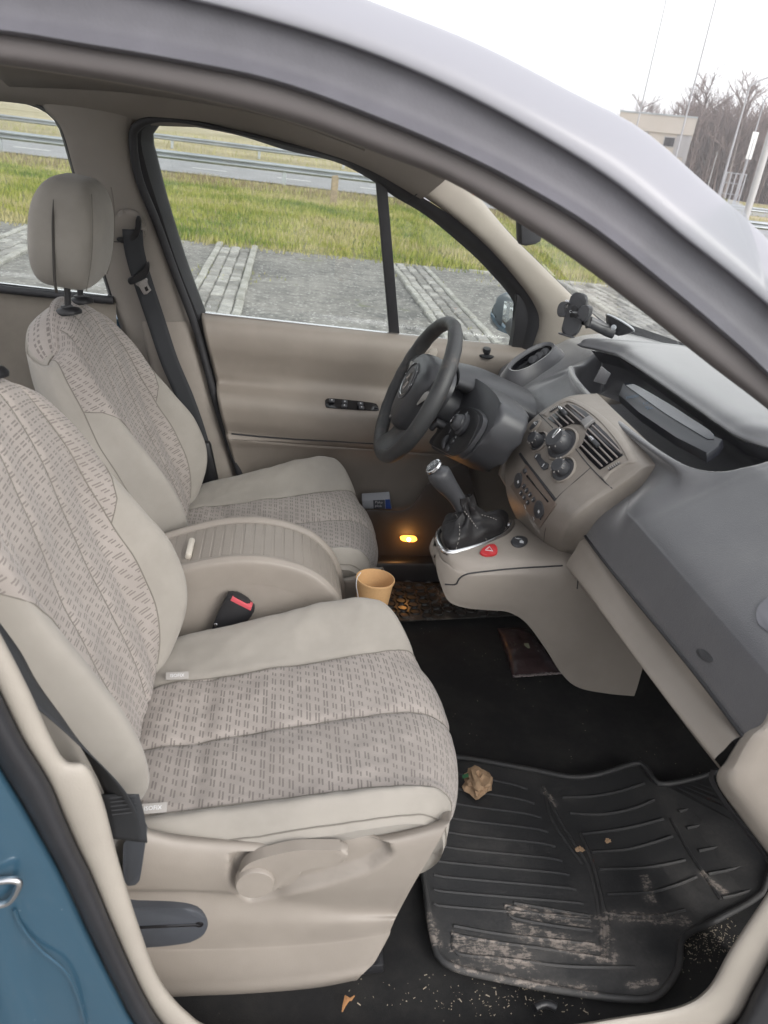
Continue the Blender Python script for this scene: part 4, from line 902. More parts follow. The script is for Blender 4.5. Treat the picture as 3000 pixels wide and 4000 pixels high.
tube('panel_seam', cr([ch(*p)[0] + ch(*p)[1] * .0008 for p in ((962, 1262), (985, 1262), (992, 1250), (1010, 1240), (1060, 1233), (1100, 1229), (1140, 1226), (1180, 1224), (1215, 1222))], 40), .0016, rubber, console, 6)
# boot frame, boot and lever
fr = [(948, 1168), (966, 1192), (1000, 1186), (1050, 1170), (1092, 1150), (1106, 1130), (1100, 1106), (1078, 1092), (1030, 1098), (970, 1120), (948, 1140)]
fp = cr([ch(*p)[0] for p in fr], 44, True); cn = V((-.10, 0, 1)).normalized()
fpl = sum(fp, V()) / 44
fp = [p - cn * (p - fpl).dot(cn) for p in fp]
bm = bmesh.new(); tubebm(bm, [fpl + (p - fpl) * 1.03 + cn * .002 for p in fp], .0065, 10, True, 1.0, up=cn); bmobj('boot_frame', bm, chrome, console)
rows = []
tipp = fpl + V((-.035, 0, .092))
for k in range(16):
    t = k / 15; s_ = (1 - t) ** 1.15; r = []
    for i, p in enumerate(fp):
        base = fpl + (p - fpl) * .94; q = tipp + (base - tipp) * 1.0; ax = fpl.lerp(tipp, t); rad = (base - fpl) * (.20 + .78 * (1 - sm(.12, .66, t)))
        q = ax + rad + cn * (.010 * sin(pi * min(1, t * 2.2)) if t < .46 else 0)
        wv = noise.noise(V((i * .33, t * 5, 2))) * .013 * sin(pi * t) ** .6 + .004 * sin(i * 44 / 44 * 2 * pi * 6 / 44) * sin(pi * t)
        r.append(q + (rad.normalized() + cn * .6) * wv * .75)
    rows.append(r)
boot = loft('gear_boot', [r + [r[0]] for r in rows], 40, 90, leather, console, param=True)
bbv = surf(boot)
for pts in (((985, 1186), (992, 1160), (992, 1135), (985, 1112), (978, 1102)), ((1050, 1165), (1030, 1140), (1015, 1120), (1003, 1104)), ((1092, 1140), (1070, 1122), (1040, 1112))):
    q = [hit(bbv, *p) for p in pts]; q = cr([a + b * .0006 for a, b in q], 26)
    for k in range(0, 25, 2): tube('stitch', [q[k], q[k + 1]], .0008, label_gr, boot, 4)
kb_ = [(996, 1094), (988, 1078), (975, 1060), (962, 1044), (952, 1030), (946, 1018), (944, 1010)]
kp_ = [at(*p, y=.015 + .0 * i) for i, p in enumerate(kb_)]
knob = tube('gear_knob', [kp_[0] + (kp_[0] - kp_[1]) * .3] + kp_, [.0135, .0150, .0165, .0190, .0225, .0245, .0225, .012], darkpl, console, 20, res=26)
ax = (kp_[-1] - kp_[-4]).normalized(); kn = (ax + V((-.55, -.12, .15))).normalized()
lathe('knob_badge', [(.019, -.004), (.0185, .001), (.016, .002), (.0005, .003)], kp_[-2] + kn * .0165, kn, chrome, knob, 24, sx=.85); lathe('knob_plate', [(.0165, 0), (.015, .0025), (.0005, .0034)], kp_[-2] + kn * .0172, kn, gloss_bk, knob, 24, sx=.85)
text('shift_pattern', '1 3 5\nH\n2 4 R', kp_[-2] + kn * .0209, kn, (1, 0, .4), .0072, white_pr, knob, extrude=.0001)
# hazard and lock switches on the console
hz, hn = patch('hazard_switch', [(1036, 1196), (1050, 1183), (1066, 1178), (1073, 1186), (1072, 1199), (1050, 1203)], cb, .005, .010, redb, console, .002, smooth=26)
hc = ch(1056, 1191)[0] + hn * .0055; Mh = frame(hn, V((.3, 1, .2)))
bm = bmesh.new(); tubebm(bm, [hc + Mh @ V((.009 * cos(a), .009 * sin(a), 0)) for a in (pi / 2, pi / 2 + 2 * pi / 3, pi / 2 + 4 * pi / 3)], .0009, 5, True); bmobj('warning_triangle', bm, white_pr, hz)
lkb, ln = patch('lock_switch', [(1103, 1171), (1112, 1162), (1126, 1160), (1138, 1165), (1139, 1174), (1128, 1182), (1112, 1182)], cb, .004, .008, darkpl, console, .002, smooth=26)
lc = ch(1126, 1175)[0] + ln * .0045; text('lock_symbol', '\u25A0', lc, ln, (.3, 1, .2), .012, white_pr, lkb); bm = bmesh.new(); Ml_ = frame(ln, V((.3, 1, .2))); tubebm(bm, [lc + Ml_ @ V((.0025 * cos(a), .004 + .003 * sin(a), 0)) for a in [pi * k / 6 for k in range(7)]], .0007, 5); bmobj('lock_shackle', bm, white_pr, lkb)
text('lock_symbol', '\u2013o\u2013', ch(1119, 1167)[0] + ln * .0045, ln, (.3, 1, .2), .010, white_pr, lkb)

# ================================================================== steering wheel and column
WC = V((.340, .37, .958)); WNm = V((-.925, .0, .38)).normalized(); WU = (V((0, 0, 1)) - WNm * WNm.z).normalized(); WR = WU.cross(WNm)   # WR points towards the passenger or driver side
MW = Matrix((WR, WU, WNm)).transposed()
def wp_(a, b, c=0.): return WC + MW @ V((a, b, c))
sgn = 1 if WR.y > 0 else -1
RW = .176
bm = bmesh.new(); tubebm(bm, [wp_(RW * cos(2 * pi * k / 72), RW * sin(2 * pi * k / 72)) for k in range(72)], [.0172 + .0012 * cos(4 * pi * k / 72) + .0006 * sin(2 * pi * k * 22 / 72) * (1 if 10 < k < 44 else .3) for k in range(72)], 14, True, 1.08, up=WNm)
wheel = bmobj('steering_wheel', bm, wheelm, car)
hubo = [(0, .088), (.052, .082), (.082, .062), (.090, .030), (.080, -.012), (.066, -.050), (.050, -.080), (.028, -.098), (0, -.103)]
hubo = hubo + [(-a, b) for a, b in hubo[1:-1][::-1]]
rows = []
for s_, h in ((1.03, -.055), (1.04, -.02), (1.0, .004), (.95, .014), (.82, .022), (.5, .027), (.2, .029), (.01, .0295)): rows.append([V((a * s_, b * s_, h)) for a, b in hubo])
rows = [cr([wp_(*p) for p in r], 60, True) for r in rows]
hub = gridmesh('wheel_hub', rows, darkpl, wheel, closed=True, caps=True)
for sx_ in (1, -1):
    tube('spoke', [wp_(sx_ * .05, .030, -.012), wp_(sx_ * .11, .036, -.012), wp_(sx_ * .150, .030, -.004), wp_(sx_ * .174, .026, 0)], [.036, .028, .024, .030], wheelm, wheel, 14, res=16, flat=.42, up=WNm)
    tube('spoke_insert', [wp_(sx_ * .085, -.010, .004), wp_(sx_ * .115, .022, .006), wp_(sx_ * .145, .028, .006)], [.004, .012, .004], label_gr, wheel, 8, res=10, flat=.4, up=WNm)
tube('spoke', [wp_(0, -.07, -.018), wp_(0, -.12, -.016), wp_(0, -.155, -.006), wp_(0, -.175, 0)], [.050, .048, .060, .075], wheelm, wheel, 16, res=16, flat=.26, up=WNm)
bm = bmesh.new(); tubebm(bm, [wp_(.047 * cos(2 * pi * k / 40), .012 + .047 * sin(2 * pi * k / 40), .0275) for k in range(40)], .0017, 6, True); bmobj('horn_ring', bm, darkpl, hub)
bm = bmesh.new(); tubebm(bm, [wp_(.037 * cos(pi * (1.0 + k / 24)), .012 + .037 * sin(pi * (1.0 + k / 24)), .0285) for k in range(25)], .0013, 6); bmobj('badge_arc', bm, chrome, hub)
lathe('badge_dish', [(.037, 0), (.034, .003), (.0005, .001)], wp_(0, .012, .0265), WNm, darkpl, hub, 32)
bm = bmesh.new()                                                    # lozenge badge
for i in range(4):
    pass
oz = [(0, .027), (.0175, 0), (0, -.027), (-.0175, 0)]; iz = [(0, .013), (.0085, 0), (0, -.013), (-.0085, 0)]
vo = [bm.verts.new(wp_(a, b + .012, .0285)) for a, b in oz]; vi = [bm.verts.new(wp_(a, b + .012, .0285)) for a, b in iz]; vm = [bm.verts.new(wp_((a + c) / 2, (b + d) / 2 + .012, .0325)) for (a, b), (c, d) in zip(oz, iz)]
for i in range(4):
    j = (i + 1) % 4; bm.faces.new((vo[i], vo[j], vm[j], vm[i])); bm.faces.new((vm[i], vm[j], vi[j], vi[i]))
bmobj('lozenge_badge', bm, chrome, hub, smooth=False)
for k, (a, b) in enumerate(((.034, .048), (.046, .016), (-.034, .048), (-.046, .016))): text('hub_mark', '\u25AA', wp_(a, b, .0292), WNm, WU, .010, white_pr, hub)
rbox('hub_mark_frame', wp_(0, -.086, .0215), (.017, .010, .003), darkpl, hub, M=MW, bev=.001); text('hub_word', 'SRS', wp_(0, -.086, .0235), WNm, WU, .006, label_gr, hub)
# column shroud, cowl and stalk pods
colm = tube('column_shroud', [wp_(0, 0, -.03), wp_(0, .0, -.09), wp_(0, -.0, -.17), wp_(0, 0, -.28)], [.066, .072, .085, .095], darkpl, car, 28, res=14, flat=.82, up=WU)
tube('shroud_collar', [wp_(0, 0, -.028), wp_(0, 0, -.048)], [.052, .060], label_gr, colm, 28)
c3_ = zoomed(1400, 1150, 650 / 1659)
pc = wp_(0, 0, -.085)
def pp(a, b, o=0.): return onp(*c3_(a, b), pc - WNm * o, WNm)
po = [(905, 1265), (960, 1160), (1040, 1110), (1130, 1120), (1215, 1160), (1258, 1230), (1240, 1320), (1180, 1420), (1100, 1530), (1010, 1600), (930, 1615), (820, 1560), (700, 1490), (712, 1440), (800, 1340), (850, 1300)]
pi_ = [(930, 1262), (975, 1180), (1040, 1140), (1120, 1150), (1185, 1190), (1200, 1255), (1160, 1370), (1090, 1500), (1010, 1580), (920, 1590), (830, 1540), (740, 1480), (810, 1370), (870, 1310)]
podp = cr([pp(*p) for p in po], 50, True)
cen = sum(podp, V()) / 50
pod_ = gridmesh('control_pod', [[q - WNm * .05 + (cen - q) * .5 for q in podp], [q - WNm * .035 + (cen - q) * .12 for q in podp], [q - WNm * .008 for q in podp], [q + (cen - q) * .04 for q in podp], [q + (cen - q) * .16 + WNm * -.001 for q in podp], [q + (cen - q) * .98 for q in podp]], darkpl, car, closed=True)
slab('control_plate', cr([pp(*p, -.002) for p in pi_], 44, True), WNm * -.006, blackpl, pod_, .002)
kc = pp(1043, 1300, -.004); MKn = frame(WNm, WU)
lathe('wiper_ring', [(.026, -.002), (.026, .006), (.023, .009), (.020, .0085)], kc, WNm, darkpl, pod_, 30)
wk = lathe('wiper_knob', [(.021, 0), (.0205, .014), (.0175, .017), (.016, .024), (.0125, .027), (.0005, .0275)], kc, WNm, darkpl, pod_, 30)
rbox('knob_face', kc + WNm * .0285, (.016, .016, .002), gloss_bk, wk, M=MKn, bev=.001); text('knob_figure', 'iii\n\u25A0', kc + WNm * .0297, WNm, WU, .008, white_pr, wk, extrude=.0001)
for a, b, t_, s_ in ((1000, 1175, '\u00A4', .010), (1085, 1182, '\u00A4-', .010), (975, 1208, '1', .008), (953, 1233, '2', .008), (915, 1360, '\u00A7', .011), (972, 1425, 'SRC', .0065)):
    text('control_symbol', t_, pp(a, b, -.0035), WNm, WU, s_, white_pr, pod_, extrude=.0001)
for a, b in ((945, 1462), (893, 1538)):
    lathe('radio_remote_button', [(.0085, 0), (.0075, .004), (.0005, .0045)], pp(a, b, -.002), WNm, darkpl, pod_, 18); text('control_symbol', '+' if b < 1500 else '-', pp(a, b, -.0075), WNm, WU, .006, white_pr, pod_, extrude=.0001)
a_, b_ = pp(850, 1540, -.003), pp(895, 1410, -.003); tube('remote_scroll', [a_, a_.lerp(b_, .5) + WNm * .004, b_], [.004, .007, .004], darkpl, pod_, 10, res=10)
a_, b_ = pp(800, 1370, -.0), pp(860, 1310, -.0); tube('wiper_stalk', [a_ + WNm * .02, b_ + WNm * .02, b_ - WNm * .02], [.008, .010, .010], darkpl, pod_, 12)
# cowl over the pods that runs back to the dash
cwl = [[(982, 808), (1034, 824), (1072, 852), (1083, 878), (1076, 905)], [(1000, 800), (1050, 812), (1090, 838), (1108, 870), (1108, 895)]]
cw_ = cr([onp(*p, pc - WNm * .010, WNm) for p in ((968, 812), (1000, 808), (1036, 822), (1066, 846), (1081, 870), (1080, 892), (1062, 926), (1040, 956), (992, 990), (930, 962), (955, 905), (962, 860))], 60, True)
cowl = slab('column_cowl', cw_, WNm * -.075, darkpl, car, .022, 5)
tube('column_top', [wp_(.0, .075, -.06), wp_(0, .085, -.14), wp_(0, .09, -.26)], [.075, .095, .10], darkpl, car, 24, res=12, flat=.35, up=WU)
rbox('ignition_block', onp(1100, 885, pc - WNm * .13, WNm), (.03, .07, .07), darkpl, car, M=MW, bev=.012)
# pedals in the dark
for y_, z_ in ((.30, .50), (.42, .52)): tube('pedal_arm', [V((1.05, y_, .75)), V((.98, y_, z_ + .03))], .010, blackpl, car, 8); rbox('pedal_pad', V((.965, y_, z_)), (.02, .07, .06), rubber, car, M=frame((0, 0, 1), (0, 1, 0)), bev=.006)
# ================================================================== front seats (built once for the passenger, copied for the driver)
SY = -.37
seat = empty('car_seat', (.05, SY, .33), 'front passenger seat nearest the open door, patterned beige cloth with plastic side cover and lever', 'car seat', 'front seats of the car')
def gv(d, w=.007, dep=.005):              # seam groove profile
    return -dep * exp(-(d / w) ** 2)
# cushion
cx = [-.215, -.19, -.15, -.05, .05, .15, .22, .275, .312, .336, .346, .322, .25]
cz_ = [.530, .560, .575, .592, .610, .626, .632, .628, .612, .587, .553, .515, .49]
cushw = [.235, .245, .25, .252, .255, .256, .252, .246, .240, .235, .230, .226, .22]
NU, NVc = 120, 150
def interp(xs, ys, t):
    p = crp([V((a, b, 0)) for a, b in zip(xs, ys)], 2) if False else None
    n = len(xs) - 1; u = t * n; i = min(int(u), n - 1); u -= i
    g = lambda k: V((xs[max(0, min(n, k))], ys[max(0, min(n, k))], 0))
    p0, p1, p2, p3 = g(i - 1), g(i), g(i + 1), g(i + 2)
    q = .5 * ((2 * p1) + (p2 - p0) * u + (2 * p0 - 5 * p1 + 4 * p2 - p3) * u * u + (3 * p1 - p0 - 3 * p2 + p3) * u ** 3); return q.x, q.y
PB = .655                                  # half width of the patterned panel as a share of the half width
zc_tab = []; edges = []; rows = []; wn_tab = [(-1 + 2 * j / (NVc - 1)) for j in range(NVc)]
for i in range(NU):
    t = i / (NU - 1); x, zc = interp(cx, cz_, t); _, hw = interp(cx, cushw, t); r = []; zr = []
    front = sm(.74, .86, t); rear = 1 - sm(.04, .50, t)
    for j in range(NVc):
        a = -1.25 + 2.5 * j / (NVc - 1); s_ = abs(a)        # >1: side wall
        tt = sm(.05, .8, t); wf, wn_, wm = .100 + .055 * tt, .203 + .004 * tt, -.062 + .055 * tt
        rise = ((.062 * sm(.42 + .1 * tt, .86, s_) if a > 0 else .022 * sm(.72, .92, s_)) - .012 * (1 - s_ ** 2) * (s_ < 1)) * (1 - .8 * front) * (1 - .95 * rear)
        if s_ <= 1:
            w = hw * a; z = zc + rise - .050 * sm(.86, 1.0, s_) ** 1.4
        else:
            w = hw * (1.0 + .02 * (1 - (s_ - 1) * 4)) if a > 0 else -hw * (1 - .5 * (s_ - 1)); z = zc + rise - .050 - (s_ - 1) * .36 * (1 - .75 * front)
        nx = x - (.115 if a > 0 else .05) * min(1, s_) ** 2.6 * sm(.32, .82, t)
        d = min(abs(a * hw - wf), abs(a * hw + wn_), abs(a * hw - wm)); inp = -wn_ < a * hw < wf
        z += gv(d) * (1 - front) * (s_ < 1) + .005 * min(1, d / .05) ** .7 * inp * (1 - front)
        z += .0035 * noise.noise(V((x * 14, w * 14, 3))) + .002 * noise.noise(V((x * 40, w * 40, 9)))
        z -= .010 * exp(-((x + .115) / .016) ** 2) * inp * .5 + .007 * exp(-((x + .085) / .012) ** 2) * inp   # tucks where the cloth is gathered at the back
        r.append(V((nx - gv(d) * front * -1, SY + w, z))); zr.append(min(wf - a * hw, a * hw + wn_) * 4)
    rows.append(r); zc_tab.append(zr); edges.append((wf / hw, -wn_ / hw, wm / hw))
def fm(i, j):
    a = abs(-1.25 + 2.5 * (j + .5) / (NVc - 1)); t = i / (NU - 1); return 0 if a < PB and t < .845 else 1
cush = gridmesh('cushion', rows, fab_pat, seat, zone=lambda i, j: min(zc_tab[i][j], (.845 - i / (NU - 1)) * 2))
def seamline(par, pts, r=.0011, m_=None): return tube('seam', pts, r, m_ or Mat_seam, par, 5)
Mat_seam = Mat('seam_thread', (.17, .155, .135), .9).m
jP = [min(range(NVc), key=lambda j: abs((-1.25 + 2.5 * j / (NVc - 1)) - s_ * PB)) for s_ in (1, -1)]
def rowat(i, a):
    f = (a + 1.25) / 2.5 * (NVc - 1); j = int(f); return rows[i][j].lerp(rows[i][j + 1], f - j)
for q in range(3): seamline(cush, [rowat(i, edges[i][q]) + V((0, 0, .0006)) for i in range(4, 100, 2)], .0011 if q < 2 else .0008)
js = min(range(NVc), key=lambda j: abs((-1.25 + 2.5 * j / (NVc - 1)) + .97)); seamline(cush, [rows[i][js] + V((0, -.001, .001)) for i in range(30, 100, 2)])
# backrest
TH = radians(17.0); H0 = V((-.190, SY, .560)); BT = V((-sin(TH), 0, cos(TH))); BN = V((cos(TH), 0, sin(TH)))
bs = [0, .06, .125, .21, .29, .37, .45, .525, .58, .61, .625]
bw = [.205, .245, .268, .272, .265, .254, .240, .222, .200, .182, .168]
bb = [.02, .060, .085, .088, .070, .046, .026, .012, .004, .0, -.004]
bd = [.0, .004, .0, -.004, -.008, -.008, -.006, -.008, -.016, -.030, -.046]
bk = [.12, .13, .13, .13, .128, .125, .122, .118, .106, .092, .080]
NB, NW = 110, 170; brow = []
for i in range(NB):
    t = i / (NB - 1); s_, hw = interp(bs, bw, t); _, b_ = interp(bs, bb, t); _, d0 = interp(bs, bd, t); _, th = interp(bs, bk, t); r = []
    nf = 130
    for j in range(NW):
        if j < nf:
            a = -1 + 2 * j / (nf - 1); q = abs(a)
            dd = d0 + b_ * sm(.50, .84, q) - (.40 * th + b_ * .55) * sm(.84, 1.0, q) ** 1.8
            dd += .006 * sin(min(1, max(0, (PB - q) / PB)) * pi * 1.0) * (q < PB)
            sd = min(abs(q - PB) * hw, abs(q - .24) * hw)
            dd += gv(sd, .007, .0055 if q > .4 else .004) * (1 - sm(.94, 1, t))
            dd += .003 * noise.noise(V((s_ * 12, a * hw * 12, 7)))
            p = H0 + V((0, a * hw, 0)) + BT * s_ + BN * dd
        else:
            u = (j - nf + 1) / (NW - nf + 1); ang = pi * u
            p = H0 + V((0, hw * cos(ang) * (1.03 if 0 < u < 1 else 1), 0)) + BT * s_ + BN * (d0 - th * (.42 + .58 * min(1, sin(ang) * 1.6)))
        aq = a if j < nf else cos(ang)
        p = p - BT * (.092 * abs(aq) ** 2.6 * t ** 2.4 + (.012 * sin(pi * (j - nf + 1) / (NW - nf + 1)) * t ** 6 if j >= nf else 0))
        r.append(p)
    brow.append(r)
mid_ = sum(((p - H0).dot(BN) for p in brow[-1])) / NW
for f_, h_ in ((.22, .007), (.5, .014), (.8, .018), (1.0, .019)):          # the cloth rolls over the top edge
    brow.append([p - BN * (((p - H0).dot(BN) - mid_) * f_) + BT * h_ + V((0, (SY - p.y) * .10 * f_, 0)) for p in brow[NB - 1]])
def fb(i, j):
    if j >= 130: return 1
    a = abs(-1 + 2 * (j + .5) / 129); t = i / (NB - 1); s_ = bs[-1] * t
    return 0 if a < PB or (a < .965 and s_ > .290 + .16 * (a - PB)) else 1
def zb(i, j):
    if j >= 130 and i < NB: return -.3
    a = abs(-1 + 2 * j / 129) if j < 130 else abs(cos(pi * (j - 129) / (NW - 129))); s_ = bs[-1] * min(i, NB - 1) / (NB - 1)
    return max(PB - a, min(.965 - a, s_ - (.262 + .12 * (a - PB) / .31)))
back = gridmesh('backrest', brow, fab_pat, seat, closed=True, caps=True, zone=zb)
for s_ in (1, -1):
    for q, r_, i0, i1 in ((PB, .0011, 4, 106), (.24, .0008, 4, 104)):
        j = round((s_ * q + 1) / 2 * 129); seamline(back, [brow[i][j] + BN * .0005 for i in range(i0, i1, 2)], r_)
    j = round((s_ * .965 + 1) / 2 * 129); seamline(back, [brow[i][j] + BN * .0008 for i in range(6, 108, 2)], .0012)
    i = round(.31 / bs[-1] * (NB - 1)); jj = [round((s_ * (PB + (.965 - PB) * k / 8) + 1) / 2 * 129) for k in range(9)]
    fi = [(.262 + .12 * k / 8) / bs[-1] * (NB - 1) for k in range(9)]; seamline(back, [brow[int(f_)][j].lerp(brow[int(f_) + 1][j], f_ - int(f_)) + BN * .001 for f_, j in zip(fi, jj)], .001)
# head restraint with its two posts
HC = V((-.412, SY, 1.256)); HT = V((sin(radians(5)), 0, cos(radians(5)))); HN = V((HT.z, 0, -HT.x)); hr = []
nrow, ncol = 44, 120
for i in range(nrow):
    ph = -pi / 2 + pi * i / (nrow - 1); r = []
    for j in range(ncol):
        th = 2 * pi * j / ncol; sp_ = lambda v, e: abs(v) ** e * (1 if v >= 0 else -1)
        cy_ = sp_(cos(ph), .42)
        a = sp_(cos(th), .42) * cy_; b = sp_(sin(th), .50) * cy_; c = sp_(sin(ph), .72)
        wid = .122 + .008 * (1 - c) * .5 - .014 * max(0, c) ; dep = .066 - .010 * c
        p = HC + V((0, a * wid, 0)) + HN * (b * dep - .012 * a * a * (b > 0)) + HT * (c * .112)
        q = abs(b + .05); p += (HC - p) * (.045 * exp(-(q / .05) ** 2))
        r.append(p)
    hr.append(r)
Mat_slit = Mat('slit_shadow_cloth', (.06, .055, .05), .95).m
def pad(name, d0, dep, top, bot, wid0, par):
    rr = []
    for i in range(44):
        ph_ = -pi / 2 + pi * i / 43; r = []
        for j in range(100):
            th = 2 * pi * j / 100; sp_ = lambda v, e: abs(v) ** e * (1 if v >= 0 else -1)
            k_ = abs(cos(ph_)) ** .45; a, b, c = sp_(cos(th), .36) * k_, sp_(sin(th), .40) * k_, sp_(sin(ph_), .75)
            hgt_ = top if c > 0 else bot
            r.append(HC + V((0, a * (wid0 - .016 * max(0, c) ** 2 + .004 * (1 - c)), 0)) + HN * (d0 + b * dep * (1 - .22 * max(0, c) ** 3) - .010 * a * a * (b > 0)) + HT * (c * hgt_))
        rr.append(r)
    return gridmesh(name, rr, fab_plain, par, closed=True)
head = pad('head_restraint', -.002, .070, .110, .108, .122, seat)
for s_ in (1, -1):
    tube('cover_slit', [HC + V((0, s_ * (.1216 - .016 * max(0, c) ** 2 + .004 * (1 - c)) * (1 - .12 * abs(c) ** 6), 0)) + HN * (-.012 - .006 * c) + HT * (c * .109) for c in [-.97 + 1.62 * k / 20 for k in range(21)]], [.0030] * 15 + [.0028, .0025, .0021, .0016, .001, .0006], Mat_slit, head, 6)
    tube('seam', [HC + V((0, s_ * (.110 - .016 * max(0, c) ** 2) * (1 - .12 * abs(c) ** 6), 0)) + HN * (.058 - .012 * c * c) + HT * (c * .108) for c in [-.9 + 1.75 * k / 20 for k in range(21)]], .0010, Mat_seam, head, 5)
for k in range(2):
    yk_ = SY + (.058 if k else -.058); b0 = H0 + BT * .612 + BN * -.030; b0.y = yk_
    tube('post', [b0 - HT * .02, b0 + HT * .10], .0072, blackpl, back, 12)
    lathe('post_collar', [(.024, -.004), (.025, .002), (.021, .008), (.011, .012), (.010, .016), (.0005, .016)], b0 + HT * .004, (BT + HT), blackpl, back, 24, sx=.85, sy=1.25)
# woven tags in the gap between cushion and backrest
for px, py, dy in ((383, 1463, .0), (331, 1748, 0)):
    w_ = surf(cush); h, n_ = hit(w_, px, py); n_ = V((.05, -.55, .83)).normalized(); Mt = Matrix((V((1, 0, 0)), n_.cross(V((1, 0, 0))), n_)).transposed()
    Mt = Mt @ Matrix.Rotation(radians(4), 3, 'Z')
    tg = rbox('woven_tag', h + n_ * .009, (.040, .0145, .0014), label_gr, cush, M=Mt, bev=.0005)
    text('tag_word', 'ISOFIX', h + n_ * .0102, n_, Mt @ V((0, 1, 0)), .0086, white_pr, tg, extrude=.0001)
# plastic side cover, adjusting lever, pull strap
SC = [([(296, 1784), (420, 1800), (640, 1804), (820, 1792), (974, 1762)], -.585), ([(290, 1786), (330, 1802), (420, 1817), (620, 1823), (820, 1809), (970, 1775)], -.622),
      ([(270, 1850), (420, 1868), (640, 1860), (820, 1838), (948, 1818)], -.637), ([(250, 1915), (420, 1920), (600, 1922), (760, 1916), (892, 1912)], -.634),
      ([(240, 1934), (400, 1930), (560, 1944), (740, 1962), (862, 1968)], -.622), ([(236, 1990), (400, 1990), (560, 1996), (720, 1996), (852, 1988)], -.630),
      ([(236, 2040), (400, 2044), (560, 2040), (720, 2030), (842, 2012)], -.630), ([(240, 2062), (400, 2060), (560, 2056), (720, 2044), (838, 2026)], -.632),
      ([(250, 2120), (400, 2120), (560, 2112), (700, 2098), (808, 2080)], -.640), ([(260, 2156), (400, 2156), (560, 2146), (680, 2132), (776, 2112)], -.642), ([(262, 2164), (400, 2164), (560, 2154), (680, 2140), (770, 2120)], -.60)]
rows = []
for E_, y_ in SC:
    r = cr([at(*p, y=y_) for p in E_], 40); e = r[-1]
    r = r + [e + V((.003, .012, -.002)), e + V((.000, .03, -.014)), e + V((-.016, .06, -.03))]; rows.append(cr(r, 100))
cols = [crp([r[j] for r in rows], 120) for j in range(100)]
rec = [(498, 1846), (600, 1838), (652, 1824), (668, 1820), (800, 1812), (838, 1824), (846, 1848), (800, 1880), (700, 1912), (600, 1938), (540, 1946), (508, 1926), (496, 1890)]
def inside(px, py, poly):
    c = False; d = 1e9
    for (x1, y1), (x2, y2) in zip(poly, poly[1:] + poly[:1]):
        if (y1 > py) != (y2 > py) and px < (x2 - x1) * (py - y1) / (y2 - y1) + x1: c = not c
        L2 = (x2 - x1) ** 2 + (y2 - y1) ** 2; t = max(0, min(1, ((px - x1) * (x2 - x1) + (py - y1) * (y2 - y1)) / L2)); d = min(d, sqrt((px - x1 - t * (x2 - x1)) ** 2 + (py - y1 - t * (y2 - y1)) ** 2))
    return d if c else -d
G = [[cols[j][i] for j in range(100)] for i in range(120)]
for r in G:
    for p in r:
        if p.y < -.60:
            a, b = proj(p)
            if 480 < a < 860 and 1800 < b < 1960: p.y += .018 * sm(-4, 9, inside(a, b, rec))
cover = gridmesh('side_cover', G, beige, seat)
cvb = surf(cover)
ly = -.648
lv = [(745, 1838), (752, 1846), (748, 1862), (736, 1868), (690, 1874), (650, 1884), (620, 1900), (598, 1920), (575, 1932), (545, 1936), (522, 1926), (514, 1905), (522, 1880), (545, 1862), (590, 1848), (640, 1838), (690, 1836)]
lever = slab('recline_lever', cr([at(*p, y=ly) for p in lv], 70, True), (0, .019, 0), beige, seat, .007, 4)
dc_ = at(551, 1910, y=ly - .004); lathe('lever_boss', [(.0285, -.012), (.0285, 0), (.0265, .0025), (.0005, .0035)], dc_, (0, -1, 0), beige, lever, 36)
slab('lever_web', cr([at(*p, y=ly + .014) for p in ((598, 1920), (620, 1897), (650, 1884), (640, 1900), (615, 1918))], 20, True), (0, .01, 0), beige, lever, .002)
sp = [(215, 1962), (300, 1960), (380, 1962), (425, 1970), (446, 1990), (447, 2010), (432, 2028), (400, 2038), (330, 2046), (240, 2046)]
hs_ = slab('strap_pocket', cr([at(*p, y=-.6345) for p in sp], 46, True), (0, .012, 0), Mat('slate_insert', (.05, .055, .066), .6).grain(900).m, seat, .003)
tube('strap_slit', [at(a, b, y=-.6352) for a, b in ((300, 2003), (360, 2000), (430, 1997))], .0024, gloss_bk, hs_, 6); lathe('slit_eye', [(.006, 0), (.0055, .001), (.0005, .0012)], at(431, 1997, y=-.6352), (0, -1, 0), gloss_bk, hs_, 16)
# base under the cushion, runners
rbox('seat_base', (.0, SY + .03, .42), (.34, .36, .24), blackpl, seat, bev=.03)
for dy in (-.235, .20):
    rbox('runner', (.0, SY + dy, .268), (.46, .045, .022), Mat('runner_steel', (.03, .03, .033), .4, .4).m if dy < 0 else blackpl, seat, M=Matrix.Rotation(radians(-2.5), 3, 'Y'), bev=.004)
    rbox('runner_cover', (.0, SY + dy - .01, .288), (.44, .022, .02), blackpl, seat, M=Matrix.Rotation(radians(-2.5), 3, 'Y'), bev=.004)
# the driver's seat: the same seat moved across, without the near lever and tags
def copy_tree(o, parent, dloc, skip=()):
    c = o.copy(); COL.objects.link(c); c.parent = parent
    for ch_ in o.children:
        if ch_.name.split('.')[0] not in skip: copy_tree(ch_, c, dloc, skip)
    return c
drvseat = copy_tree(seat, None, None, skip=('recline_lever', 'strap_pocket', 'woven_tag'))
for c_ in drvseat.children:                 # the driver has the backrest reclined a little further
    if c_.name.startswith('backrest'):
        c_.matrix_basis = Matrix.Translation(-seat.location) @ Matrix.Translation(H0) @ Matrix.Rotation(radians(-3.8), 4, 'Y') @ Matrix.Scale(.95, 4) @ Matrix.Translation(-H0)
    if c_.name.startswith('cushion'):
        c_.matrix_basis = Matrix.Translation(-seat.location) @ Matrix.Translation(H0) @ Matrix.Diagonal((.93, 1, 1, 1)) @ Matrix.Translation(-H0)
drvseat.location = seat.location + V((-.020, .74, -.012))
head.location = head.location + V((-.058, 0, -.035))          # the passenger's restraint is pushed lower
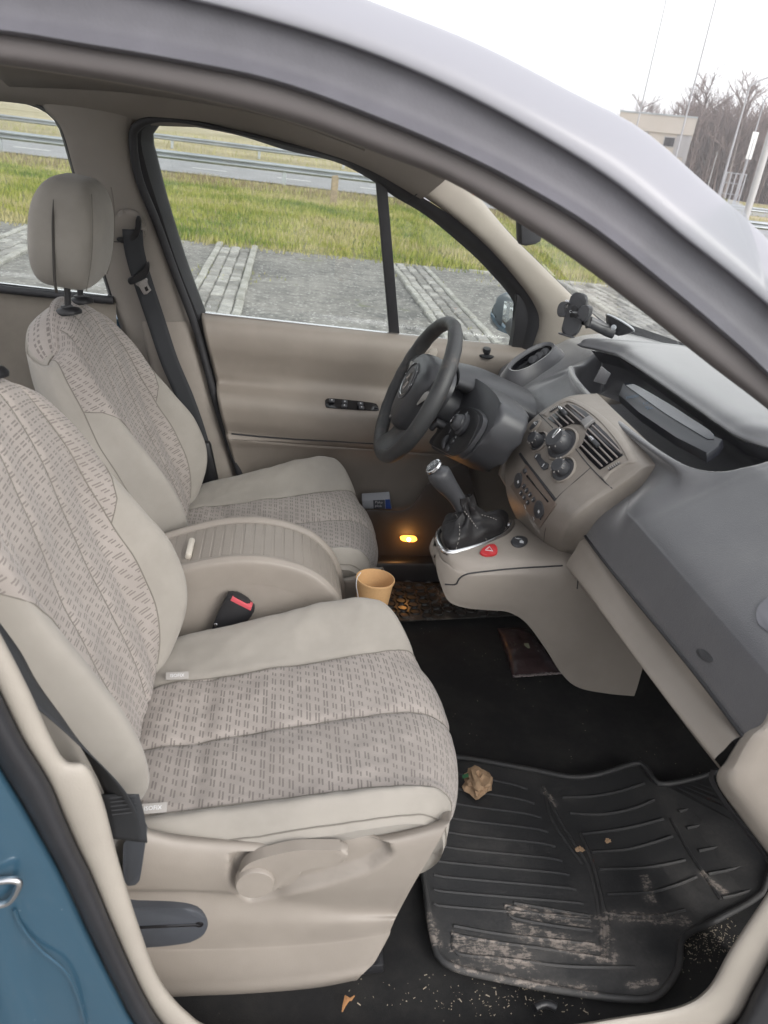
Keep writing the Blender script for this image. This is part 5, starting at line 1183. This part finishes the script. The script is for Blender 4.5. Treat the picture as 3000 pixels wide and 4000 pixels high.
drvseat['label'] = "driver's seat behind the steering wheel, patterned beige cloth with upright head restraint"

# ================================================================== sliding storage box between the seats
box = empty('storage_box', (0, .01, .33), 'beige storage box with ribbed roll-top lid between the two front seats', 'storage box')
bp = [(-.30, .630), (-.20, .676), (-.10, .712), (-.01, .722), (.07, .706), (.12, .676), (.155, .630), (.175, .570), (.183, .50), (.184, .42)]
bc = cr([V((a, 0, b)) for a, b in bp], 70)
def boxpt(k, y, o=0.): 
    a, b = bc[max(0, k - 1)], bc[min(69, k + 1)]; t = (b - a).normalized(); n_ = V((-t.z, 0, t.x)); return bc[k] + n_ * o + V((0, y, 0))
for nm, ya, yb in (('near_rim', -.086, -.062), ('far_rim', .082, .104)):
    rows = [[boxpt(k, ya, -.05), boxpt(k, ya - (.0 if nm[0] == 'f' else .002), -.004), boxpt(k, ya + .004, .006), boxpt(k, (ya + yb) / 2, .009), boxpt(k, yb - .003, .006), boxpt(k, yb, -.004), boxpt(k, yb, -.03)] for k in range(70)]
    loft('lid_rim', rows, 70, 30, beige, box, param=True)
k = 8.0
while k < 60:
    a, b = int(k), int(k) + 2
    p, q = boxpt(a, 0), boxpt(min(69, b), 0); c = (p + q) / 2 + V((0, .010, 0)); t = (q - p); n_ = V((-t.z, 0, t.x)).normalized()
    rbox('slat', c - n_ * .004, (t.length * .955, .146, .008), beige, box, M=frame(n_, t).to_3x3() @ Matrix.Rotation(pi / 2, 3, 'Z'), bev=.0022, seg=1); k += 2.0
gridmesh('lid_shadow_liner', [[boxpt(k, -.066, -.001), boxpt(k, .086, -.001)] for k in range(70)], beige, box)
wall = []
for k in range(70): p = boxpt(k, -.0845, -.002); wall.append([p, V((p.x, -.0860, p.z * .6 + .40 * .4)), V((p.x, -.085, .34))])
gridmesh('side_wall', wall, beige, box); gridmesh('side_wall', [[p + V((0, .188, 0)) for p in r] for r in wall], beige, box)
tube('wall_seam', [boxpt(k, -.0868, -.018) for k in range(4, 64)], .0011, rubber, box, 5)
gp0 = boxpt(15, -.02, .004); rbox('lid_handle', at(411, 1186, y=.0) + V((0, -.005, .004)), (.013, .07, .016), Mat('rubbed_handle', (.5, .46, .40), .5).m, box, M=Matrix.Rotation(radians(10), 3, 'Y'), bev=.005)
hold = at(812, 1310, y=.045); hold.z = .50
ring = lathe('cup_ring', [(.030, -.03), (.048, -.02), (.050, .012), (.047, .018), (.043, .014), (.040, -.02), (.0005, -.022)], V((hold.x, hold.y, .50)), (0, 0, 1), Mat('grey_holder', (.21, .20, .195), .6).m, box, 36)
rbox('holder_base', (.20, .012, .42), (.17, .11, .13), blackpl, box, bev=.02)
# paper cup with a tea-bag thread
ctop = at(811, 1251, z=.632); cb_ = V((ctop.x - .002, ctop.y - .004, .508))
cax = (ctop - cb_).normalized(); hgt = (ctop - cb_).length
cup = lathe('paper_cup', [(.0005, .002), (.028, .002), (.0295, .0), (.0298, .004), (.0405, hgt - .002), (.0425, hgt - .003), (.0432, hgt), (.0425, hgt + .003), (.0405, hgt + .003), (.0397, hgt), (.030, .012), (.0005, .010)], cb_, cax, kraft, None, 48, ang=60)
tag(cup, 'brown kraft paper cup standing in the holder between the seats', 'paper cup')
tube('tea_bag_thread', [at(779, 1240, y=ctop.y - .02) + V((0, 0, .004)), at(771, 1250, y=ctop.y - .036), at(770, 1268, y=ctop.y - .038), at(773, 1285, y=ctop.y - .035), at(775, 1310, y=ctop.y - .033)], .0009, white_pr, cup, 5, res=24)

# ================================================================== belts and buckles
bk_ = empty('seat_belt_buckle', at(470, 1390, y=-.12), 'black seat belt buckle with faded red release button beside the storage box', 'seat belt buckle')
ba, bb_ = at(465, 1385, y=-.118), at(522, 1297, y=-.118); bx_ = (bb_ - ba).normalized(); bnn = V((0, -1, .25)); bnn = (bnn - bx_ * bnn.dot(bx_)).normalized()
bo = [(447, 1402), (462, 1346), (482, 1304), (497, 1285), (546, 1313), (541, 1334), (512, 1362), (486, 1394), (470, 1412)]
slab('buckle_housing', cr([onp(a, b, ba, bnn) for a, b in bo], 40, True), bnn * -.022, blackpl, bk_, .006, 3)
slab('release_button', [onp(a, b, ba + bnn * .002, bnn) for a, b in ((502, 1289), (544, 1311), (541, 1320), (497, 1298))], bnn * -.018, pinkb, bk_, .002)
lathe('rivet', [(.004, 0), (.003, .0015), (.0005, .002)], onp(466, 1350, ba + bnn * .001, bnn), bnn, chrome, bk_, 12)
# driver's belt on the far pillar
belt = empty('seat_belt', (-.3, .7, .6), 'black seat belt hanging down the far centre pillar behind the driver', 'seat belt', 'seat belts')
def ribbon(name, pts, w, par, wdir=None, mat=webbing, thick=.0016):
    rows = []; n_ = len(pts)
    for i, p in enumerate(pts):
        t = (pts[min(i + 1, n_ - 1)] - pts[max(i - 1, 0)]).normalized(); wd = V(wdir[i] if isinstance(wdir, list) else wdir); wd = (wd - t * wd.dot(t)).normalized()
        rows.append([p + wd * w * (k / 4 - .5) for k in range(5)])
    return gridmesh(name, rows, mat, par, thick=thick)
bl_ = cr([(Fs(*p, -.062) if p[1] < 650 else at(*p, y=.675)) for p in ((286, 496), (290, 540), (306, 600), (336, 690), (366, 780), (400, 860), (428, 940), (444, 1010), (440, 1080))], 40)
ribbon('webbing', bl_, .047, belt, (1, .12, .28))
gz = [Fs(*p, -.050) for p in ((258, 470), (275, 462), (294, 470), (305, 492), (300, 512), (285, 520), (264, 515), (255, 495))]
slab('guide_cover', cr([p + (p - sum(gz, V()) / 8) * .35 for p in gz], 40, True), (0, .03, 0), taupe, belt, .012, 3)
slab('belt_guide', cr([Fs(*p, -.064) for p in ((296, 466), (303, 470), (304, 492), (296, 514), (270, 526), (252, 520), (254, 513), (278, 512), (291, 495), (293, 475))], 40, True), (0, .012, 0), blackpl, belt, .003)
tg_ = slab('tongue_grip', cr([Fs(*p, -.074) for p in ((276, 602), (302, 590), (318, 566), (322, 572), (320, 592), (306, 604), (282, 616))], 30, True), (0, .012, 0), blackpl, belt, .003)
to = [Fs(*p, -.078) for p in ((292, 612), (306, 606), (316, 600), (319, 604), (318, 612), (327, 627), (318, 636), (310, 637), (301, 619), (293, 616))]
slab('buckle_tongue', to, (0, .003, 0), chrome, tg_, .0008); slab('tongue_slot', [Fs(*p, -.0792) for p in ((312, 622), (317, 619), (321, 627), (315, 630))], (0, .0008, 0), gloss_bk, tg_)
lathe('belt_stud', [(.009, 0), (.008, .003), (.0005, .004)], Fs(379, 800, -.066), (0, -1, 0), darkpl, belt, 18)
rbox('belt_reel_cover', at(447, 1010, y=.66) , (.05, .03, .16), blackpl, belt, M=Matrix.Rotation(radians(-12), 3, 'Y'), bev=.01)
# passenger's belt down the near side of the backrest
nb_ = empty('seat_belt', (-.2, -.68, .5), 'black seat belt running down beside the passenger backrest to its floor anchor', 'seat belt', 'seat belts')
pts = cr([at(*p, y=y) for p, y in (((-160, 1210), -.70), ((0, 1400), -.69), ((70, 1490), -.68), ((150, 1578), -.675), ((210, 1650), -.665), ((248, 1708), -.655), ((268, 1760), -.650), ((278, 1800), -.650))], 50)
ribbon('webbing', pts, .050, nb_, [(-.4 + .9 * i / 49, -.75 + .5 * i / 49, .35) for i in range(50)])
ribbon('webbing_end', cr([at(258, 1716, y=-.655), at(270, 1760, y=-.657), at(277, 1815, y=-.657)], 14), .052, nb_, (1, -.2, .1))
for k in range(5):
    a, b = at(238 + k, 1724 + k * 9, y=-.661), at(292 + k, 1718 + k * 9, y=-.661)
    tube('stitch', cr([a, b], 8), .0008, darkpl, nb_, 4)
an = slab('anchor_bracket', cr([at(*p, y=-.650) for p in ((268, 1815), (296, 1808), (303, 1798), (311, 1800), (314, 1812), (308, 1860), (302, 1900), (296, 1910), (270, 1910))], 40, True), (0, .02, 0), Mat('slate_anchor', (.045, .05, .06), .45).m, nb_, .004)
lathe('anchor_bolt', [(.006, 0), (.005, .003), (.0005, .0035)], at(299, 1806, y=-.655), (0, -1, 0), chrome, an, 14)

# ================================================================== phone holder on the windscreen
ph = empty('phone_holder', at(1335, 705, y=.50), 'black phone holder on a telescopic arm with suction cup at the windscreen corner', 'phone holder')
c5 = zoomed(2100, 1100, 500 / 1659)
pc_ = at(*c5(475, 420), y=.42); pn_ = V((-.62, -.76, .12)).normalized()
def q5(a, b, o=0.): return onp(*c5(a, b), pc_ + pn_ * o, pn_)
cr_ = [(445, 160), (500, 140), (580, 150), (625, 185), (630, 240), (600, 400), (575, 500), (535, 610), (490, 690), (440, 705), (350, 690), (312, 660), (310, 610), (350, 450), (400, 280)]
slab('cradle', cr([q5(*p) for p in cr_], 50, True), pn_ * -.016, darkpl, ph, .005, 3)
slab('cradle_pad', cr([q5(*p, .0015) for p in ((440, 330), (460, 310), (510, 315), (520, 340), (505, 450), (480, 470), (430, 465), (415, 440))], 30, True), pn_ * -.003, blackpl, ph, .001)
text('cradle_mark', 'C uuu', q5(464, 392, .0025), pn_, (q5(464, 300) - q5(440, 480)), .0085, white_pr, ph, extrude=.0001)
slab('clamp_jaw', cr([q5(*p, .012) for p in ((410, 268), (330, 258), (285, 280), (255, 350), (255, 430), (285, 458), (330, 455), (345, 430), (350, 300), (395, 290))], 36, True), pn_ * -.03, darkpl, ph, .006, 3)
slab('clamp_jaw', cr([q5(*p, .016) for p in ((540, 330), (590, 305), (650, 315), (668, 325), (660, 400), (640, 470), (605, 520), (550, 505), (522, 450), (528, 380))], 36, True), pn_ * -.03, darkpl, ph, .006, 3)
rbox('jaw_slide', q5(378, 322, -.006), (.012, .008, .03), chrome, ph, M=frame((0, 0, 1), pn_), bev=.001)
slab('cradle_foot', [q5(*p, .014) for p in ((262, 660), (440, 715), (436, 735), (268, 682))], pn_ * -.028, darkpl, ph, .002)
am = [q5(640, 540, -.012), q5(700, 545, -.02), q5(800, 600, -.035), q5(900, 640, -.05), q5(985, 660, -.06)]
tube('telescopic_arm', am, [.010, .009, .009, .0105, .012], darkpl, ph, 12, flat=1.3)
a2_ = [q5(660, 470, -.012), q5(780, 535, -.03), q5(905, 590, -.05)]; tube('inner_arm', a2_, .0075, Mat('grey_arm', (.12, .12, .125), .4).m, ph, 10); tube('arm_joint', [q5(655, 450, -.01), q5(630, 570, -.01)], .011, blackpl, ph, 12)
su = q5(1062, 545, -.075); sun_ = (V((.42, .12, .90))).normalized(); 
lathe('suction_cup', [(.0005, -.004), (.040, 0), (.0415, .002), (.039, .005), (.0005, .006)], su, sun_, cupglass, ph, 36)
lathe('suction_base', [(.0385, -.001), (.034, -.008), (.022, -.020), (.014, -.026), (.0005, -.027)], su, sun_, darkpl, ph, 32)
lathe('pivot_screw', [(.007, 0), (.006, .004), (.0005, .005)], q5(985, 595, -.03), pn_, steel, ph, 14)

# ================================================================== things on the floor
MZ = .274
mt = empty('floor_mat', (.65, -.48, MZ), 'black ribbed rubber mat, muddy near the sill, in the passenger footwell', 'floor mat', 'rubber floor mats')
c8 = zoomed(1500, 2800, 1500 / 1659)
def g8(a, b, z=MZ):
    px, py = c8(a, b); p = at(px, py, z=z)
    if p.x > .98:
        d = ray(px, py); n_ = V((-.55, 0, 1)); p = CAM + d * ((V((.98, 0, z)) - CAM).dot(n_) / d.dot(n_))
    return p
mo_ = [(120, 190), (320, 182), (640, 235), (800, 265), (920, 255), (1090, 205), (1140, 240), (1190, 295), (1340, 272), (1500, 225), (1640, 250), (1690, 500), (1650, 720), (1600, 790), (1440, 880), (1290, 960), (1270, 1090), (1180, 1210), (1050, 1225), (800, 1195), (560, 1150), (280, 1080), (210, 960), (165, 660), (120, 500)]
mp = cr([g8(*p) for p in mo_], 140, True)
bm = bmesh.new(); bmesh.ops.contextual_create  # noqa
top = [bm.verts.new(p) for p in mp]; fc = bm.faces.new(top)
bmesh.ops.triangulate(bm, faces=[fc]); bmesh.ops.subdivide_edges(bm, edges=bm.edges[:], cuts=2, use_grid_fill=True)
base = bmobj('mat_base', bm, matm, mt, smooth=False)
bm = bmesh.new(); tubebm(bm, [p + V((0, 0, .004)) for p in mp], .0062, 8, True, 1.0, up=(0, 0, 1)); bmobj('mat_rim', bm, matm, mt)
def rib(pts, r=.0034): 
    q = cr([g8(*p) for p in pts], 30); tube('rib', q, r, matm, mt, 6)
for k in range(10):
    y = 262 + 62 * k; xl = 318 - 14 * k; xr = 620 + 30 * k
    rib([(max(xl - 90, 215 if k > 5 else 0), y - 30 if k <= 5 else y - 12), (xl + 90, y + 2), (xr - 80, y + 28 + 6 * k * .3), (min(xr, 880), y + 52)])
for a in (((770, 350), (900, 345), (1020, 322), (1125, 288)), ((800, 418), (950, 422), (1080, 395), (1165, 360)), ((850, 508), (1000, 490), (1110, 468), (1205, 442)), ((895, 585), (1040, 575), (1150, 548), (1245, 517)),
          ((930, 660), (1100, 655), (1210, 640), (1300, 620)), ((960, 768), (1140, 760), (1260, 728), (1350, 692)), ((960, 850), (1060, 862), (1180, 862), (1300, 835)),
          ((1275, 410), (1350, 390), (1430, 362)), ((1308, 482), (1400, 462), (1490, 438)), ((1358, 580), (1450, 562), (1535, 545)), ((1400, 680), (1490, 662), (1575, 640)), ((1460, 782), (1520, 770), (1600, 745))): rib(a, .0038)
for a in (((690, 300), (750, 430), (830, 560), (890, 660), (930, 850), (945, 1035)), ((700, 330), (720, 430), (800, 560), (860, 640)), ((850, 505), (905, 640), (945, 800), (968, 900), (968, 1040)), ((1240, 440), (1310, 570), (1390, 690), (1455, 790)),
          ((290, 940), (480, 975), (700, 1005), (920, 1040), (965, 1048)), ((300, 950), (300, 1000), (340, 1030), (560, 1052), (800, 1080), (1085, 1084)), ((300, 905), (500, 940), (720, 965), (910, 985)), ((520, 815), (700, 860), (890, 882)), ((540, 830), (560, 870), (740, 905), (900, 925)), ((560, 806), (760, 840), (890, 862))): rib(a, .0038)
# driver's mat with a honeycomb of raised rings
dm = empty('floor_mat', (.5, .35, MZ), "dark rubber mat with round honeycomb cells in the driver's footwell, dusty and lit orange", 'floor mat', 'rubber floor mats')
slab('mat_base', [V((.20, .36, MZ)), V((.20, .60, MZ)), V((.98, .60, MZ)), V((.98, .47, MZ)), V((.60, .415, MZ))], (0, 0, -.004), hexm, dm, .001)
bm = bmesh.new(); pit = .034
for i in range(26):
    for j in range(36):
        x = .27 + i * pit; y = -.07 + (j + (i % 2) * .5) * pit * 1.1
        if y > .585 or x > .95 or y < .385 + .14 * (x - .3): continue
        n = 9; o_, q_, w_ = [], [], []
        for k in range(n):
            a = 2 * pi * k / n; o_.append(bm.verts.new((x + .0168 * cos(a), y + .0168 * sin(a), MZ))); q_.append(bm.verts.new((x + .0155 * cos(a), y + .0155 * sin(a), MZ + .0045))); w_.append(bm.verts.new((x + .0140 * cos(a), y + .0140 * sin(a), MZ + .0005)))
        for k in range(n): m2 = (k + 1) % n; bm.faces.new((o_[k], o_[m2], q_[m2], q_[k])); bm.faces.new((q_[k], q_[m2], w_[m2], w_[k]))
tag(bmobj('honeycomb', bm, hexm, dm), kind='stuff')
# crumpled brown paper
def crumple(name, c, s, mat, seed, amp=.42, parent=None):
    bm = bmesh.new(); bmesh.ops.create_icosphere(bm, subdivisions=3, radius=1)
    for v in bm.verts:
        p = v.co.copy(); o = V((seed, seed * 2, 0)); f_ = 1 + amp * (noise.cell(p * 2.0 + o) - .3) * .7 + amp * abs(noise.noise(p * 1.7 + o)) + .22 * abs(noise.noise(p * 4 + o)) - .12
        v.co = V((p.x * s[0], p.y * s[1], max(p.z, -.55) * s[2])) * f_
    bmesh.ops.translate(bm, verts=bm.verts, vec=c)
    return bmobj(name, bm, mat, parent, 8)
pc2 = at(1030, 1693, z=MZ + .012)
cpap = crumple('crumpled_paper', pc2 + V((0, 0, .006)), (.030, .038, .022), tan_paper, 5); tag(cpap, 'crumpled ball of light brown paper on the ribbed mat beside the seat', 'crumpled paper')
slab('green_scrap', [pc2 + V(q) for q in ((-.034, -.002, .016), (-.022, -.002, .022), (-.022, .006, .024), (-.034, .006, .018))], (0, 0, .001), Mat('green_print', (.03, .12, .05), .6).m, cpap)
for (a, b), s_, lb in (((845, 578), (.007, .006, .004), 'tiny orange-brown leaf scrap in the middle groove of the mat'), ((965, 542), (.007, .004, .003), 'tiny tan crumb of paper on the right half of the mat')):
    tag(crumple('paper_scrap', g8(a, b) + V((0, 0, .004)), s_, tan_paper, a, .8), lb, 'paper scrap', 'scraps of paper on the mat')
c7 = zoomed(0, 2800, 1500 / 1659)
lf0 = at(*c7(1500, 1230), z=.264); bm = bmesh.new(); rl = random.Random(3); 
pl0 = [at(*c7(a, b), z=.266) for a, b in ((1478, 1275), (1488, 1245), (1500, 1215), (1515, 1222), (1532, 1205))]; tubebm(bm, pl0, [.001, .003, .006, .003, .001], 5, flat=.4)
tubebm(bm, [at(*c7(a, b), z=.266) for a, b in ((1500, 1225), (1490, 1205))], [.003, .001], 4); tag(bmobj('dry_leaf', bm, Mat('dry_leaf', (.34, .17, .07), .8).m), 'curled dry orange leaf on the carpet in front of the seat runner', 'leaf')
# crumbs over the carpet
bm = bmesh.new(); rc = random.Random(9)
for k in range(480):
    if k < 190: a, b = rc.gauss(470, 260), rc.gauss(1215, 55)
    elif k < 640: a, b = rc.gauss(1400, 70), rc.gauss(960, 55)
    elif k < 760: a, b = rc.uniform(350, 1200), rc.gauss(190, 50)
    else: a, b = rc.uniform(-200, 1500), rc.uniform(200, 1250)
    if not (-700 < a < 1560 and 60 < b < 1300): continue
    p = g8(a, b, .262 if not (k >= 760) else MZ + .002); s_ = rc.choice((.0006, .0008, .001, .0013)); l = s_ * rc.choice((1, 1, 1.5, 5))
    bx(bm, p, (l, s_, s_ * .7), Matrix.Rotation(rc.uniform(0, 6.3), 3, 'Z'))
tag(bmobj('crumbs', bm, Mat('crumb', (.40, .34, .26), .9).m, smooth=False), kind='stuff')
# carpet eyelet by the sill
tube('mat_clip', [at(*c8(650 + 95 * t, 1258 - 18 * sin(pi * t)), z=.285) for t in (0, .25, .5, .75, 1)], .007, blackpl, car, 8)
# dark packet lying under the console
c6 = zoomed(1300, 1750, 900 / 1659)
def g6(a, b, z): return at(*c6(a, b), z=z)
pko = [(1185, 1290), (1330, 1290), (1480, 1400), (1652, 1590), (1640, 1640), (1480, 1648), (1300, 1640), (1240, 1450)]
pkz = .272
rowsA = []
A4 = [g6(1185, 1290, pkz), g6(1400, 1300, pkz), g6(1655, 1620, pkz), g6(1300, 1645, pkz)]
rows = []
for i in range(25):
    r = []
    for j in range(17):
        u, v = i / 24, j / 16; p = A4[0].lerp(A4[1], v).lerp(A4[3].lerp(A4[2], v), u)
        r.append(p + V((0, 0, .026 * (sin(pi * u) ** .5) * (sin(pi * v) ** .5) + .006 * noise.noise(V((u * 6, v * 5, 1))) * sin(pi * u) - .004)))
    rows.append(r)
pkt = gridmesh('snack_packet', rows, mapr, None, thick=.0012); tag(pkt, 'dark brown foil packet lying on the black carpet under the console', 'packet')
pbv = surf(pkt)
def pk6(a, b): return hit(pbv, *c6(a, b))
h, n_ = pk6(1365, 1428); slab('price_label', [pk6(*p)[0] + n_ * .0012 for p in ((1315, 1412), (1408, 1408), (1420, 1442), (1330, 1450))], n_ * -.001, Mat('pale_label', (.36, .38, .26), .7).m, pkt)
upk = (pk6(1300, 1330)[0] - pk6(1330, 1500)[0])
for k, (t_, a, b) in enumerate((('--- -- -----', 1290, 1410), ('---- ---', 1272, 1420), ('-----', 1258, 1400))): h, n_ = pk6(a + 20, b); text('packet_print', t_, h + n_ * .0015, n_, upk.cross(n_), .0075, label_gr, pkt, extrude=0)
for a, b in ((1440, 1392), (1465, 1430), (1478, 1465)): h, n_ = pk6(a, b); text('packet_mark', '\u00A4', h + n_ * .0015, n_, upk, .012, label_gr, pkt, extrude=0)
bm = bmesh.new(); rc = random.Random(2)
for k in range(60):
    t = k / 59; p = A4[3].lerp(A4[2], t) + V((0, 0, .0)); bx(bm, p + V((rc.uniform(-.003, .003), rc.uniform(-.004, .001), .002)), (.007, rc.uniform(.001, .005), .002), Matrix.Rotation(rc.uniform(-.5, .5), 3, 'Z'))
bmobj('torn_edge', bm, Mat('torn_foil', (.42, .36, .36), .6).m, pkt, smooth=False)
# packet in the driver's door pocket
tb = [(782, 1082), (842, 1078), (846, 1100), (784, 1100)]
tis = slab('tissue_packet', [at(*p, y=.655) for p in tb], (0, .03, .012), Mat('packet_white', (.42, .44, .48), .4).m, None, .003); tag(tis, 'small white and blue packet in the pocket of the driver door', 'packet')
slab('blue_end', [at(*p, y=.6535) for p in ((832, 1079.5), (842, 1079), (845, 1099), (833, 1099))], (0, .002, 0), Mat('packet_blue', (.02, .06, .28), .4).m, tis); slab('dark_panel', [at(*p, y=.6538) for p in ((806, 1081), (831, 1080), (832, 1099), (807, 1099))], (0, .002, 0), Mat('packet_dark', (.07, .075, .09), .5).m, tis)
text('packet_word', 'Pako\nplok', at(818, 1089, y=.6525), (0, -1, 0), (0, 0, 1), .012, white_pr, tis, extrude=0)
# small stickers low on the windscreen

# ================================================================== thin veil volume added to pale the far trees like lens flare
hb = bmesh.new(); bx(hb, (150, 300, 7), (1140, 1240, 17))
hz_m = bpy.data.materials.new('flare_veil_volume'); hz_m.use_nodes = True; hn_ = hz_m.node_tree; hn_.nodes.clear()
ho = hn_.nodes.new('ShaderNodeOutputMaterial'); hv = hn_.nodes.new('ShaderNodeVolumePrincipled'); hv.inputs['Color'].default_value = (.93, .91, .92, 1); hv.inputs['Density'].default_value = .003; hv.inputs['Anisotropy'].default_value = .3
hn_.links.new(hv.outputs[0], ho.inputs['Volume']); tag(bmobj('flare_veil', hb, hz_m, None, smooth=False), kind='stuff')
